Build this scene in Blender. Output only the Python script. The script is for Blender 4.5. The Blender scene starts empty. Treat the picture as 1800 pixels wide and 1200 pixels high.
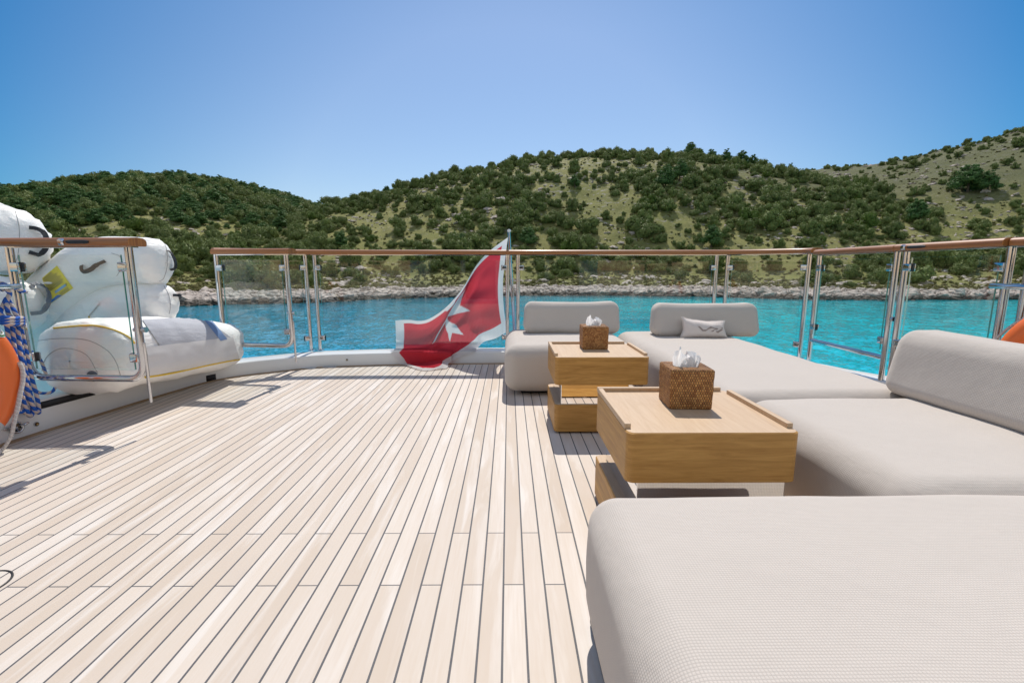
import bpy, math, random
import numpy as np
from mathutils import Vector, Matrix, noise as mnoise
from mathutils.bvhtree import BVHTree

random.seed(7)
rng = np.random.default_rng(11)
sc = bpy.context.scene
COL = sc.collection
R = math.radians

# ------------------------------------------------------------------ camera
FPX, PITCH, YAW, EYE = 802.0, math.atan(126.2 / 802.0), math.atan(5.8 / 802.0), 1.0
cam = bpy.data.cameras.new('camera')
cam.sensor_width = 36.0
cam.lens = FPX * 36.0 / 1800.0
cam.clip_start, cam.clip_end = 0.05, 6000
cam_ob = bpy.data.objects.new('camera', cam)
cam_ob.location = (0, 0, EYE)
cam_ob.rotation_euler = (R(90) - PITCH, 0, -YAW)
COL.objects.link(cam_ob)
sc.camera = cam_ob

# ------------------------------------------------------------------ sky, sun, exposure
SUN = Vector((0.07, 0.68, 1.0)).normalized()
world = bpy.data.worlds.new('World')
sc.world = world
world.use_nodes = True
wn = world.node_tree
wn.nodes.clear()
sky = wn.nodes.new('ShaderNodeTexSky')
sky.sky_type = 'NISHITA'
sky.sun_disc = False
sky.sun_elevation = math.asin(SUN.z)
sky.sun_rotation = math.atan2(SUN.x, SUN.y)
sky.air_density = 1.0
sky.dust_density = 0.25
sky.ozone_density = 2.2
sky.altitude = 0
bg = wn.nodes.new('ShaderNodeBackground')
bg.inputs['Strength'].default_value = 0.15
wo = wn.nodes.new('ShaderNodeOutputWorld')
wtc = wn.nodes.new('ShaderNodeTexCoord')
wsep = wn.nodes.new('ShaderNodeSeparateXYZ')
wn.links.new(wtc.outputs['Generated'], wsep.inputs[0])
wcmb = wn.nodes.new('ShaderNodeCombineXYZ')
# sky tint: deepest blue at the sides, warm brightness behind camera added as fill
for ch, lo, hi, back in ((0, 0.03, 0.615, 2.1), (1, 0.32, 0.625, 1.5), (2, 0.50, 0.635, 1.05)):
    wr_ = wn.nodes.new('ShaderNodeMapRange')
    wr_.inputs[1].default_value, wr_.inputs[2].default_value = 0.60, 0.90
    wr_.inputs[3].default_value, wr_.inputs[4].default_value = lo, hi
    wn.links.new(wsep.outputs[1], wr_.inputs[0])
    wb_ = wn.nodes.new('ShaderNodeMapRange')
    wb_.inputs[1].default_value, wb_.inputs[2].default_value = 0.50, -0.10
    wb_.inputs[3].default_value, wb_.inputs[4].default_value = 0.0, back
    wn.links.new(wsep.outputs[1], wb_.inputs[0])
    wx_ = wn.nodes.new('ShaderNodeMath')
    wx_.operation = 'MAXIMUM'
    wn.links.new(wr_.outputs[0], wx_.inputs[0])
    wv_ = wn.nodes.new('ShaderNodeMapRange')
    wv_.inputs[1].default_value, wv_.inputs[2].default_value = 0.05, 0.40
    wv_.inputs[3].default_value, wv_.inputs[4].default_value = 0.40, 1.05
    wn.links.new(wsep.outputs[2], wv_.inputs[0])
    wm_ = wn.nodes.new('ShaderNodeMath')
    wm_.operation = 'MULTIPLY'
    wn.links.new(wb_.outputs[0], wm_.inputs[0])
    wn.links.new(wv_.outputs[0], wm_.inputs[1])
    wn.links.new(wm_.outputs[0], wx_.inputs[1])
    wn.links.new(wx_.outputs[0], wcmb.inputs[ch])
wmul = wn.nodes.new('ShaderNodeMix')
wmul.data_type, wmul.blend_type = 'RGBA', 'MULTIPLY'
wmul.inputs[0].default_value = 1.0
wh_ = wn.nodes.new('ShaderNodeMapRange')      # less glare low over the hills
wh_.inputs[1].default_value, wh_.inputs[2].default_value = 0.08, 0.42
wh_.inputs[3].default_value, wh_.inputs[4].default_value = 0.86, 1.0
wn.links.new(wsep.outputs[2], wh_.inputs[0])
wsc_ = wn.nodes.new('ShaderNodeVectorMath')
wsc_.operation = 'SCALE'
wn.links.new(sky.outputs[0], wsc_.inputs[0])
wn.links.new(wh_.outputs[0], wsc_.inputs['Scale'])
wn.links.new(wsc_.outputs[0], wmul.inputs[6])
wn.links.new(wcmb.outputs[0], wmul.inputs[7])
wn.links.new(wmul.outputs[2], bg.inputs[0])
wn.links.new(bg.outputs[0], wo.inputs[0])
sun = bpy.data.lights.new('sun', 'SUN')
sun.energy = 3.25
sun.angle = R(0.5)
sun.color = (1.0, 0.945, 0.87)
sun_ob = bpy.data.objects.new('sun', sun)
sun_ob.rotation_euler = SUN.to_track_quat('Z', 'Y').to_euler()
sun_ob.location = (0, 20, 40)
COL.objects.link(sun_ob)
sc.view_settings.view_transform = 'Standard'
sc.view_settings.look = 'None'
sc.view_settings.exposure = 0.40
sc.view_settings.gamma = 1.0
sc.view_settings.use_curve_mapping = False
sc.cycles.max_bounces = 8
sc.cycles.transparent_max_bounces = 24
sc.cycles.sample_clamp_indirect = 6.0
sc.cycles.caustics_reflective = False
sc.cycles.caustics_refractive = False


# ------------------------------------------------------------------ photo-measuring helpers
def ray(x, y):
    """direction from the eye through pixel (x, y) of the 1800 x 1200 photograph"""
    r, u, f = x - 900.0, -(y - 600.0), FPX
    up = u * math.cos(PITCH) - f * math.sin(PITCH)
    fw = f * math.cos(PITCH) + u * math.sin(PITCH)
    return Vector((r * math.cos(YAW) + fw * math.sin(YAW), fw * math.cos(YAW) - r * math.sin(YAW), up))


def at(x, y, X=None, Y=None, Z=None):
    d = ray(x, y)
    t = (Z - EYE) / d.z if Z is not None else (Y / d.y if Y is not None else X / d.x)
    return Vector((0, 0, EYE)) + d * t


def proj(px, py, pz):
    r = px * math.cos(YAW) - py * math.sin(YAW)
    w = px * math.sin(YAW) + py * math.cos(YAW)
    z = pz - EYE
    zc = w * math.cos(PITCH) - z * math.sin(PITCH)
    yc = z * math.cos(PITCH) + w * math.sin(PITCH)
    return 900 + FPX * r / zc, 600 - FPX * yc / zc


# ------------------------------------------------------------------ node helpers
def mat(name):
    m = bpy.data.materials.new(name)
    m.use_nodes = True
    nt = m.node_tree
    b = nt.nodes['Principled BSDF']
    return m, nt, b


def node(nt, typ, **kw):
    n = nt.nodes.new(typ)
    for k, v in kw.items():
        setattr(n, k, v)
    return n


def setv(nt, sock, v):
    if v is None:
        return
    if isinstance(v, (int, float)):
        sock.default_value = v
    elif isinstance(v, (tuple, list)):
        sock.default_value = v if len(v) == len(sock.default_value) else (*v, 1.0)
    else:
        nt.links.new(v, sock)


def M(nt, op, a, b=None, c=None):
    n = node(nt, 'ShaderNodeMath', operation=op)
    for i, v in enumerate((a, b, c)):
        setv(nt, n.inputs[i], v)
    return n.outputs[0]


def mix(nt, fac, a, b, blend='MIX'):
    n = node(nt, 'ShaderNodeMix', data_type='RGBA', blend_type=blend)
    setv(nt, n.inputs[0], fac)
    setv(nt, n.inputs[6], a)
    setv(nt, n.inputs[7], b)
    return n.outputs[2]


def ramp(nt, fac, lo, hi, a=0.0, b=1.0):
    n = node(nt, 'ShaderNodeMapRange')
    n.clamp = True
    setv(nt, n.inputs[0], fac)
    for i, v in ((1, lo), (2, hi), (3, a), (4, b)):
        n.inputs[i].default_value = v
    return n.outputs[0]


def coords(nt, kind='Object', scale=None):
    t = node(nt, 'ShaderNodeTexCoord')
    o = t.outputs[kind]
    if scale is not None:
        mp = node(nt, 'ShaderNodeMapping')
        mp.inputs['Scale'].default_value = scale
        nt.links.new(o, mp.inputs[0])
        o = mp.outputs[0]
    return o


def worldpos(nt, scale=None):
    g = node(nt, 'ShaderNodeNewGeometry')
    o = g.outputs['Position']
    if scale is not None:
        mp = node(nt, 'ShaderNodeMapping')
        mp.inputs['Scale'].default_value = scale
        nt.links.new(o, mp.inputs[0])
        o = mp.outputs[0]
    return o


def noise(nt, vec, scale, detail=3.0, rough=0.55, dist=0.0, out=0):
    n = node(nt, 'ShaderNodeTexNoise')
    setv(nt, n.inputs['Vector'], vec)
    n.inputs['Scale'].default_value = scale
    n.inputs['Detail'].default_value = detail
    n.inputs['Roughness'].default_value = rough
    n.inputs['Distortion'].default_value = dist
    return n.outputs[out]


def sep(nt, v):
    n = node(nt, 'ShaderNodeSeparateXYZ')
    nt.links.new(v, n.inputs[0])
    return n.outputs


def bump(nt, b, h, strength=0.3, dist=0.01, normal=None):
    n = node(nt, 'ShaderNodeBump')
    n.inputs['Strength'].default_value = strength
    n.inputs['Distance'].default_value = dist
    setv(nt, n.inputs['Height'], h)
    if normal is not None:
        nt.links.new(normal, n.inputs['Normal'])
    if b is not None:
        nt.links.new(n.outputs[0], b.inputs['Normal'])
    return n.outputs[0]


def simple(name, col, rough=0.5, metal=0.0, var=0.08, vscale=6.0, bstr=0.0, bscale=40.0, spec=0.5):
    m, nt, b = mat(name)
    c = coords(nt)
    n = noise(nt, c, vscale, 4)
    lo = tuple(x * (1 - var) for x in col)
    hi = tuple(min(1, x * (1 + var)) for x in col)
    setv(nt, b.inputs['Base Color'], mix(nt, n, lo, hi))
    b.inputs['Roughness'].default_value = rough
    b.inputs['Metallic'].default_value = metal
    b.inputs['Specular IOR Level'].default_value = spec
    if bstr:
        bump(nt, b, noise(nt, c, bscale, 3), bstr, 0.005)
    return m


MAT = {}
MAT['gelcoat'] = simple('gelcoat', (0.80, 0.79, 0.77), 0.28, var=0.03, vscale=2.5)


def pvcmat():
    m, nt, b = mat('white_pvc')
    c = coords(nt)
    n = noise(nt, c, 4, 4)
    setv(nt, b.inputs['Base Color'], mix(nt, n, (0.90, 0.875, 0.825), (0.93, 0.915, 0.885)))
    b.inputs['Roughness'].default_value = 0.5
    w1 = noise(nt, coords(nt, 'Object', (1.0, 1.0, 2.6)), 6, 4, 0.55, 1.4)
    w2 = noise(nt, c, 16, 3, 0.5, 1.0)
    h = M(nt, 'ADD', M(nt, 'ABSOLUTE', M(nt, 'SUBTRACT', w1, 0.5)), M(nt, 'MULTIPLY', w2, 0.18))
    bump(nt, b, h, 0.28, 0.05)
    return m


MAT['pvc'] = pvcmat()
MAT['pvc_grey'] = simple('grey_pvc', (0.33, 0.37, 0.42), 0.5, var=0.1)
MAT['strap'] = simple('black_webbing', (0.02, 0.022, 0.026), 0.6, bstr=0.4, bscale=300)
MAT['strap_grey'] = simple('grey_webbing', (0.13, 0.15, 0.18), 0.6, bstr=0.4, bscale=300)
MAT['yellow'] = simple('yellow_fabric', (0.80, 0.52, 0.03), 0.6)
MAT['label_yellow'] = simple('yellow_label', (0.80, 0.66, 0.04), 0.4, var=0.1)
MAT['blue'] = simple('blue_print', (0.02, 0.17, 0.50), 0.4)
MAT['stripe_blue'] = simple('blue_stripe', (0.16, 0.25, 0.44), 0.6)
MAT['pale_blue'] = simple('pale_blue_print', (0.22, 0.45, 0.68), 0.4)
MAT['ink'] = simple('dark_ink', (0.06, 0.06, 0.05), 0.5)
MAT['ink_soft'] = simple('faded_ink', (0.30, 0.25, 0.04), 0.5)
MAT['seam'] = simple('grey_seam', (0.42, 0.41, 0.40), 0.6)
MAT['orange'] = simple('orange_plastic', (0.86, 0.17, 0.035), 0.34, var=0.05, vscale=3)
MAT['retro'] = simple('grey_reflective_tape', (0.42, 0.43, 0.44), 0.35, bstr=0.2, bscale=150)
MAT['green'] = simple('green_sticker', (0.03, 0.30, 0.07), 0.4)
MAT['white'] = simple('white_print', (0.8, 0.8, 0.78), 0.5)
MAT['plinth'] = simple('dark_plinth', (0.018, 0.018, 0.022), 0.5)
MAT['rubber'] = simple('black_rubber', (0.015, 0.015, 0.017), 0.55)
MAT['logo'] = simple('taupe_embroidery', (0.34, 0.27, 0.235), 0.85)
MAT['bark'] = simple('bark', (0.10, 0.075, 0.05), 0.9, var=0.3, bstr=0.5, bscale=8)
MAT['brass'] = simple('brass', (0.75, 0.55, 0.28), 0.25, metal=1.0)
MAT['window'] = simple('dark_window', (0.015, 0.02, 0.025), 0.05)


def chrome():
    m, nt, b = mat('polished_steel')
    c = coords(nt)
    b.inputs['Base Color'].default_value = (0.58, 0.59, 0.61, 1)
    b.inputs['Metallic'].default_value = 1.0
    setv(nt, b.inputs['Roughness'], ramp(nt, noise(nt, c, 9, 4), 0.3, 0.75, 0.05, 0.16))
    return m


MAT['chrome'] = chrome()


def mirror():
    m, nt, b = mat('mirror_panel')
    b.inputs['Base Color'].default_value = (0.86, 0.86, 0.86, 1)
    b.inputs['Metallic'].default_value = 1.0
    setv(nt, b.inputs['Roughness'], ramp(nt, noise(nt, coords(nt), 14, 4), 0.62, 0.8, 0.012, 0.10))
    return m


MAT['mirror'] = mirror()


def glass():
    m, nt, b = mat('clear_glass')
    nt.nodes.remove(b)
    tr = node(nt, 'ShaderNodeBsdfTransparent')
    tr.inputs[0].default_value = (0.968, 0.984, 0.979, 1)
    gl = node(nt, 'ShaderNodeBsdfGlossy')
    gl.inputs['Roughness'].default_value = 0.0
    ge = node(nt, 'ShaderNodeNewGeometry')
    dt = node(nt, 'ShaderNodeVectorMath', operation='DOT_PRODUCT')
    nt.links.new(ge.outputs['Normal'], dt.inputs[0])
    nt.links.new(ge.outputs['Incoming'], dt.inputs[1])
    c = M(nt, 'SUBTRACT', 1.0, M(nt, 'ABSOLUTE', dt.outputs['Value']))
    fr = M(nt, 'MULTIPLY_ADD', M(nt, 'POWER', c, 5.0), 0.96, 0.04)
    mx = node(nt, 'ShaderNodeMixShader')
    nt.links.new(fr, mx.inputs[0])
    nt.links.new(tr.outputs[0], mx.inputs[1])
    nt.links.new(gl.outputs[0], mx.inputs[2])
    nt.links.new(mx.outputs[0], nt.nodes['Material Output'].inputs[0])
    return m


MAT['glass'] = glass()


def glass_edge():
    m, nt, b = mat('green_glass_edge')
    b.inputs['Base Color'].default_value = (0.08, 0.34, 0.29, 1)
    b.inputs['Roughness'].default_value = 0.15
    b.inputs['Transmission Weight'].default_value = 0.35
    return m


MAT['glass_edge'] = glass_edge()


def fabric(name='woven_fabric', base=(0.53, 0.476, 0.424), cell=0.0060, amp=0.24):
    m, nt, b = mat(name)
    uv = coords(nt, 'UV')
    s = sep(nt, uv)
    k = math.pi / cell
    su = M(nt, 'SINE', M(nt, 'MULTIPLY', s[0], k))
    sv = M(nt, 'SINE', M(nt, 'MULTIPLY', s[1], k))
    w = M(nt, 'POWER', M(nt, 'MULTIPLY', M(nt, 'ABSOLUTE', su), M(nt, 'ABSOLUTE', sv)), 0.5)
    fine = noise(nt, uv, 900, 2)
    big = noise(nt, uv, 2.2, 3)
    v = M(nt, 'ADD', M(nt, 'MULTIPLY', w, amp), M(nt, 'MULTIPLY', big, 0.07))
    v = M(nt, 'ADD', v, M(nt, 'MULTIPLY', fine, 0.06))
    v = M(nt, 'ADD', v, 1 - amp * 0.5 - 0.065)
    cn = node(nt, 'ShaderNodeVectorMath', operation='SCALE')
    cn.inputs[0].default_value = base
    nt.links.new(v, cn.inputs['Scale'])
    nt.links.new(cn.outputs[0], b.inputs['Base Color'])
    b.inputs['Roughness'].default_value = 0.92
    b.inputs['Specular IOR Level'].default_value = 0.15
    b.inputs['Sheen Weight'].default_value = 0.12
    n1 = bump(nt, None, noise(nt, uv, 7, 3), 0.4, 0.014)
    bump(nt, b, w, 0.35, 0.0016, n1)
    return m


MAT['fabric'] = fabric()
MAT['pillow'] = fabric('pillow_fabric', (0.72, 0.64, 0.585), 0.002, 0.08)
MAT['cover_white'] = simple('white_cover_cloth', (0.70, 0.68, 0.66), 0.7, var=0.05, bstr=0.3, bscale=14)
MAT['cover'] = fabric('mesh_cover', (0.44, 0.45, 0.485), 0.009, 0.3)


def tablewood():
    m, nt, b = mat('oiled_teak')
    uv = coords(nt, 'UV')
    mp = node(nt, 'ShaderNodeMapping')
    mp.inputs['Scale'].default_value = (1.4, 16, 1)
    nt.links.new(uv, mp.inputs[0])
    g1 = noise(nt, mp.outputs[0], 3.2, 6, 0.62, 1.1)
    mp2 = node(nt, 'ShaderNodeMapping')
    mp2.inputs['Scale'].default_value = (3, 130, 1)
    nt.links.new(uv, mp2.inputs[0])
    g2 = noise(nt, mp2.outputs[0], 5.0, 4, 0.6)
    s = sep(nt, uv)
    board = M(nt, 'FLOOR', M(nt, 'DIVIDE', s[1], 0.078))
    wn_ = node(nt, 'ShaderNodeTexWhiteNoise', noise_dimensions='1D')
    nt.links.new(board, wn_.inputs['W'])
    col = mix(nt, ramp(nt, g1, 0.3, 0.72), (0.29, 0.122, 0.016), (0.60, 0.325, 0.085))
    col = mix(nt, ramp(nt, g2, 0.35, 0.6, 0.0, 0.45), col, (0.56, 0.31, 0.08))
    col = mix(nt, M(nt, 'MULTIPLY', wn_.outputs[0], 0.5), col, (0.30, 0.145, 0.035))
    nt.links.new(col, b.inputs['Base Color'])
    setv(nt, b.inputs['Roughness'], ramp(nt, g2, 0.3, 0.7, 0.42, 0.6))
    bump(nt, b, g2, 0.12, 0.003)
    return m


MAT['wood'] = tablewood()


def tablewood_light():
    m, nt, b = mat('pale_teak_top')  # paler tone on top faces and lips than on the sides
    uv = coords(nt, 'UV')
    mp = node(nt, 'ShaderNodeMapping')
    mp.inputs['Scale'].default_value = (20, 1.6, 1)
    nt.links.new(uv, mp.inputs[0])
    g1 = noise(nt, mp.outputs[0], 2.6, 6, 0.6, 0.9)
    mp2 = node(nt, 'ShaderNodeMapping')
    mp2.inputs['Scale'].default_value = (140, 4, 1)
    nt.links.new(uv, mp2.inputs[0])
    g2 = noise(nt, mp2.outputs[0], 5.0, 4, 0.6)
    col = mix(nt, ramp(nt, g1, 0.3, 0.72), (0.49, 0.325, 0.19), (0.60, 0.435, 0.28))
    col = mix(nt, ramp(nt, g2, 0.35, 0.6, 0.0, 0.3), col, (0.64, 0.48, 0.32))
    nt.links.new(col, b.inputs['Base Color'])
    b.inputs['Roughness'].default_value = 0.5
    bump(nt, b, g2, 0.1, 0.003)
    return m


MAT['wood_top'] = tablewood_light()


def railwood():
    m, nt, b = mat('varnished_teak')
    c = coords(nt, 'UV')
    mp = node(nt, 'ShaderNodeMapping')
    mp.inputs['Scale'].default_value = (30, 1.2, 1)
    nt.links.new(c, mp.inputs[0])
    g = noise(nt, mp.outputs[0], 3, 5, 0.6, 0.6)
    col = mix(nt, ramp(nt, g, 0.3, 0.7), (0.19, 0.058, 0.012), (0.46, 0.185, 0.048))
    nt.links.new(col, b.inputs['Base Color'])
    b.inputs['Roughness'].default_value = 0.45
    b.inputs['Coat Weight'].default_value = 0.25
    b.inputs['Coat Roughness'].default_value = 0.2
    return m


MAT['rail'] = railwood()

PLANK, PHASE = 0.0661, at(865.8, 820, Z=0).x


def deckwood():
    m, nt, b = mat('bleached_teak_deck')
    p = worldpos(nt)
    s = sep(nt, p)
    t = M(nt, 'DIVIDE', M(nt, 'SUBTRACT', s[0], PHASE - 40 * PLANK), PLANK)
    pid = M(nt, 'FLOOR', t)
    fr = M(nt, 'FRACT', t)
    par = M(nt, 'MODULO', pid, 2.0)
    # butt joints: alternate planks
    jy = M(nt, 'MULTIPLY_ADD', par, 1.329 - 1.621, 1.621)
    d = M(nt, 'ABSOLUTE', M(nt, 'SUBTRACT', s[1], jy))
    joint = M(nt, 'LESS_THAN', d, 0.0022)
    seam = M(nt, 'LESS_THAN', M(nt, 'ABSOLUTE', M(nt, 'SUBTRACT', fr, 0.5)), 0.5 - 0.5 * 0.0062 / PLANK)
    seam = M(nt, 'SUBTRACT', 1.0, seam)
    caulk = M(nt, 'MAXIMUM', seam, joint)
    end = M(nt, 'GREATER_THAN', s[1], jy)
    wn_ = node(nt, 'ShaderNodeTexWhiteNoise', noise_dimensions='1D')
    nt.links.new(M(nt, 'ADD', M(nt, 'MULTIPLY', pid, 3.17), M(nt, 'MULTIPLY', end, 0.37)), wn_.inputs['W'])
    off = node(nt, 'ShaderNodeCombineXYZ')
    nt.links.new(M(nt, 'MULTIPLY', pid, 5.3), off.inputs[2])
    va = node(nt, 'ShaderNodeVectorMath', operation='ADD')
    nt.links.new(p, va.inputs[0])
    nt.links.new(off.outputs[0], va.inputs[1])
    mp = node(nt, 'ShaderNodeMapping')
    mp.inputs['Scale'].default_value = (60, 2.2, 1)
    nt.links.new(va.outputs[0], mp.inputs[0])
    g = noise(nt, mp.outputs[0], 3, 5, 0.65, 0.4)
    mp3 = node(nt, 'ShaderNodeMapping')
    mp3.inputs['Scale'].default_value = (9, 0.9, 1)
    nt.links.new(va.outputs[0], mp3.inputs[0])
    blotch = noise(nt, mp3.outputs[0], 1.5, 4, 0.6, 0.6)
    cloud = noise(nt, p, 1.1, 3, 0.55)
    col = mix(nt, wn_.outputs[0], (0.555, 0.465, 0.382), (0.685, 0.615, 0.545))
    col = mix(nt, ramp(nt, g, 0.25, 0.75, 0.0, 0.5), col, (0.59, 0.48, 0.37))
    col = mix(nt, ramp(nt, blotch, 0.50, 0.76, 0.0, 0.8), col, (0.755, 0.715, 0.67))
    col = mix(nt, ramp(nt, cloud, 0.4, 0.75, 0.0, 0.35), col, (0.635, 0.555, 0.495))
    smudge = noise(nt, worldpos(nt, (1.0, 0.45, 1)), 2.7, 5, 0.68, 0.8)
    col = mix(nt, ramp(nt, smudge, 0.58, 0.74, 0.0, 0.22), col, (0.44, 0.385, 0.34))
    fleck = noise(nt, p, 220, 2)
    ccol = mix(nt, ramp(nt, fleck, 0.66, 0.74), (0.105, 0.103, 0.108), (0.30, 0.29, 0.29))
    nt.links.new(mix(nt, caulk, col, ccol), b.inputs['Base Color'])
    setv(nt, b.inputs['Roughness'], ramp(nt, g, 0.3, 0.7, 0.55, 0.75))
    b.inputs['Specular IOR Level'].default_value = 0.3
    hgt = M(nt, 'SUBTRACT', M(nt, 'MULTIPLY', g, 0.25), caulk)
    bump(nt, b, hgt, 0.25, 0.003)
    return m


MAT['deck'] = deckwood()
MAT['margin'] = simple('margin_teak', (0.34, 0.22, 0.12), 0.6, var=0.25, vscale=9)


def rattan():
    m, nt, b = mat('woven_rattan')
    uv = coords(nt, 'UV')
    wob = noise(nt, uv, 35, 2)
    s = sep(nt, uv)
    v = M(nt, 'MULTIPLY_ADD', M(nt, 'SUBTRACT', wob, 0.5), 0.0035, s[1])
    row = M(nt, 'DIVIDE', v, 0.0098)
    rid = M(nt, 'FLOOR', row)
    c = M(nt, 'ADD', M(nt, 'DIVIDE', s[0], 0.0088), M(nt, 'MULTIPLY', M(nt, 'MODULO', rid, 2.0), 0.5))
    a = M(nt, 'ABSOLUTE', M(nt, 'SINE', M(nt, 'MULTIPLY', c, math.pi)))
    r = M(nt, 'ABSOLUTE', M(nt, 'SINE', M(nt, 'MULTIPLY', row, math.pi)))
    h = M(nt, 'MULTIPLY', M(nt, 'POWER', a, 0.55), M(nt, 'MULTIPLY_ADD', M(nt, 'POWER', r, 0.6), 0.55, 0.45))
    wn_ = node(nt, 'ShaderNodeTexWhiteNoise', noise_dimensions='2D')
    cv = node(nt, 'ShaderNodeCombineXYZ')
    nt.links.new(M(nt, 'FLOOR', c), cv.inputs[0])
    nt.links.new(rid, cv.inputs[1])
    nt.links.new(cv.outputs[0], wn_.inputs['Vector'])
    strand = mix(nt, wn_.outputs[0], (0.33, 0.125, 0.03), (0.66, 0.33, 0.105))
    strand = mix(nt, ramp(nt, noise(nt, uv, 18, 3), 0.4, 0.7, 0, 0.5), strand, (0.30, 0.13, 0.035))
    nt.links.new(mix(nt, ramp(nt, h, 0.28, 0.62), (0.04, 0.016, 0.005), strand), b.inputs['Base Color'])
    b.inputs['Roughness'].default_value = 0.5
    bump(nt, b, h, 0.9, 0.004)
    return m


MAT['rattan'] = rattan()


def thin_cloth(name, col=None, attr=None, trans=0.35):
    m, nt, b = mat(name)
    nt.nodes.remove(b)
    if attr:
        a = node(nt, 'ShaderNodeVertexColor', layer_name=attr)
        c = a.outputs[0]
    else:
        c = None
    di = node(nt, 'ShaderNodeBsdfDiffuse')
    tl = node(nt, 'ShaderNodeBsdfTranslucent')
    mx = node(nt, 'ShaderNodeMixShader')
    mx.inputs[0].default_value = trans
    n = noise(nt, coords(nt), 60, 3)
    for s_ in (di, tl):
        setv(nt, s_.inputs['Color'], c if c is not None else (*col, 1))
    bp = bump(nt, None, n, 0.3, 0.004)
    nt.links.new(bp, di.inputs['Normal'])
    nt.links.new(di.outputs[0], mx.inputs[1])
    nt.links.new(tl.outputs[0], mx.inputs[2])
    nt.links.new(mx.outputs[0], nt.nodes['Material Output'].inputs[0])
    return m


MAT['tissue'] = thin_cloth('tissue_paper', (0.92, 0.91, 0.90), None, 0.55)
MAT['flag'] = thin_cloth('flag_cloth', None, 'pattern', 0.5)


def rope(name, cols, pitch, strands=2.0):
    m, nt, b = mat(name)
    s = sep(nt, coords(nt, 'UV'))
    ph = M(nt, 'ADD', M(nt, 'DIVIDE', s[1], pitch), s[0])
    st = M(nt, 'FRACT', ph)
    tw = M(nt, 'ABSOLUTE', M(nt, 'SINE', M(nt, 'MULTIPLY', M(nt, 'ADD', M(nt, 'DIVIDE', s[1], pitch * 0.5), M(nt, 'MULTIPLY', s[0], 2.0)), math.pi)))
    jag = M(nt, 'ADD', st, M(nt, 'MULTIPLY', tw, 0.16))
    col = mix(nt, M(nt, 'GREATER_THAN', jag, 0.58), cols[0], cols[1])
    nt.links.new(col, b.inputs['Base Color'])
    b.inputs['Roughness'].default_value = 0.75
    bump(nt, b, tw, 0.8, 0.004)
    return m


MAT['rope_blue'] = rope('blue_white_rope', ((0.012, 0.11, 0.50), (0.62, 0.52, 0.47)), 0.062)
MAT['rope_white'] = rope('grey_white_rope', ((0.60, 0.55, 0.53), (0.68, 0.64, 0.62)), 0.022)


def leaf(name, dark, light, hue):
    m, nt, b = mat(name)
    oi = node(nt, 'ShaderNodeObjectInfo')
    c = coords(nt)
    n = noise(nt, c, 2.3, 3, 0.6)
    n2 = noise(nt, c, 19, 2, 0.6)
    col = mix(nt, ramp(nt, n, 0.3, 0.7), dark, light)
    col = mix(nt, M(nt, 'MULTIPLY', oi.outputs['Random'], 0.8), col, hue)
    col = mix(nt, ramp(nt, n2, 0.35, 0.75, 0.0, 0.45), col, tuple(x * 1.55 for x in light))
    nt.links.new(col, b.inputs['Base Color'])
    b.inputs['Roughness'].default_value = 0.55
    b.inputs['Specular IOR Level'].default_value = 0.08
    tl = node(nt, 'ShaderNodeBsdfTranslucent')
    nt.links.new(col, tl.inputs[0])
    mx = node(nt, 'ShaderNodeMixShader')
    mx.inputs[0].default_value = 0.16
    nt.links.new(b.outputs[0], mx.inputs[1])
    nt.links.new(tl.outputs[0], mx.inputs[2])
    nt.links.new(mx.outputs[0], nt.nodes['Material Output'].inputs[0])
    return m


MAT['leaf'] = leaf('maquis_leaves', (0.078, 0.108, 0.036), (0.235, 0.285, 0.092), (0.105, 0.128, 0.048))
MAT['leaf_bright'] = leaf('fresh_leaves', (0.06, 0.10, 0.022), (0.13, 0.185, 0.04), (0.10, 0.14, 0.035))
MAT['leaf_pine'] = leaf('pine_needles', (0.045, 0.095, 0.034), (0.11, 0.195, 0.062), (0.085, 0.145, 0.048))
MAT['tuft'] = leaf('dry_tufts', (0.13, 0.12, 0.045), (0.24, 0.215, 0.085), (0.13, 0.14, 0.05))


def rockmat():
    m, nt, b = mat('limestone')
    p = worldpos(nt)
    n = noise(nt, p, 0.9, 6, 0.65)
    n2 = noise(nt, p, 3.5, 4, 0.7)
    col = mix(nt, ramp(nt, n, 0.3, 0.7), (0.34, 0.285, 0.245), (0.62, 0.54, 0.47))
    col = mix(nt, ramp(nt, n2, 0.55, 0.75, 0, 0.5), col, (0.13, 0.115, 0.105))
    z = sep(nt, p)[2]
    zz = M(nt, 'ADD', z, M(nt, 'MULTIPLY', n, 0.7))
    wet = ramp(nt, zz, -3.12, -2.75, 1.0, 0.0)
    col = mix(nt, wet, col, (0.085, 0.072, 0.055))
    nt.links.new(col, b.inputs['Base Color'])
    b.inputs['Roughness'].default_value = 0.85
    bump(nt, b, n2, 0.7, 0.15)
    return m


MAT['rock'] = rockmat()


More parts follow.
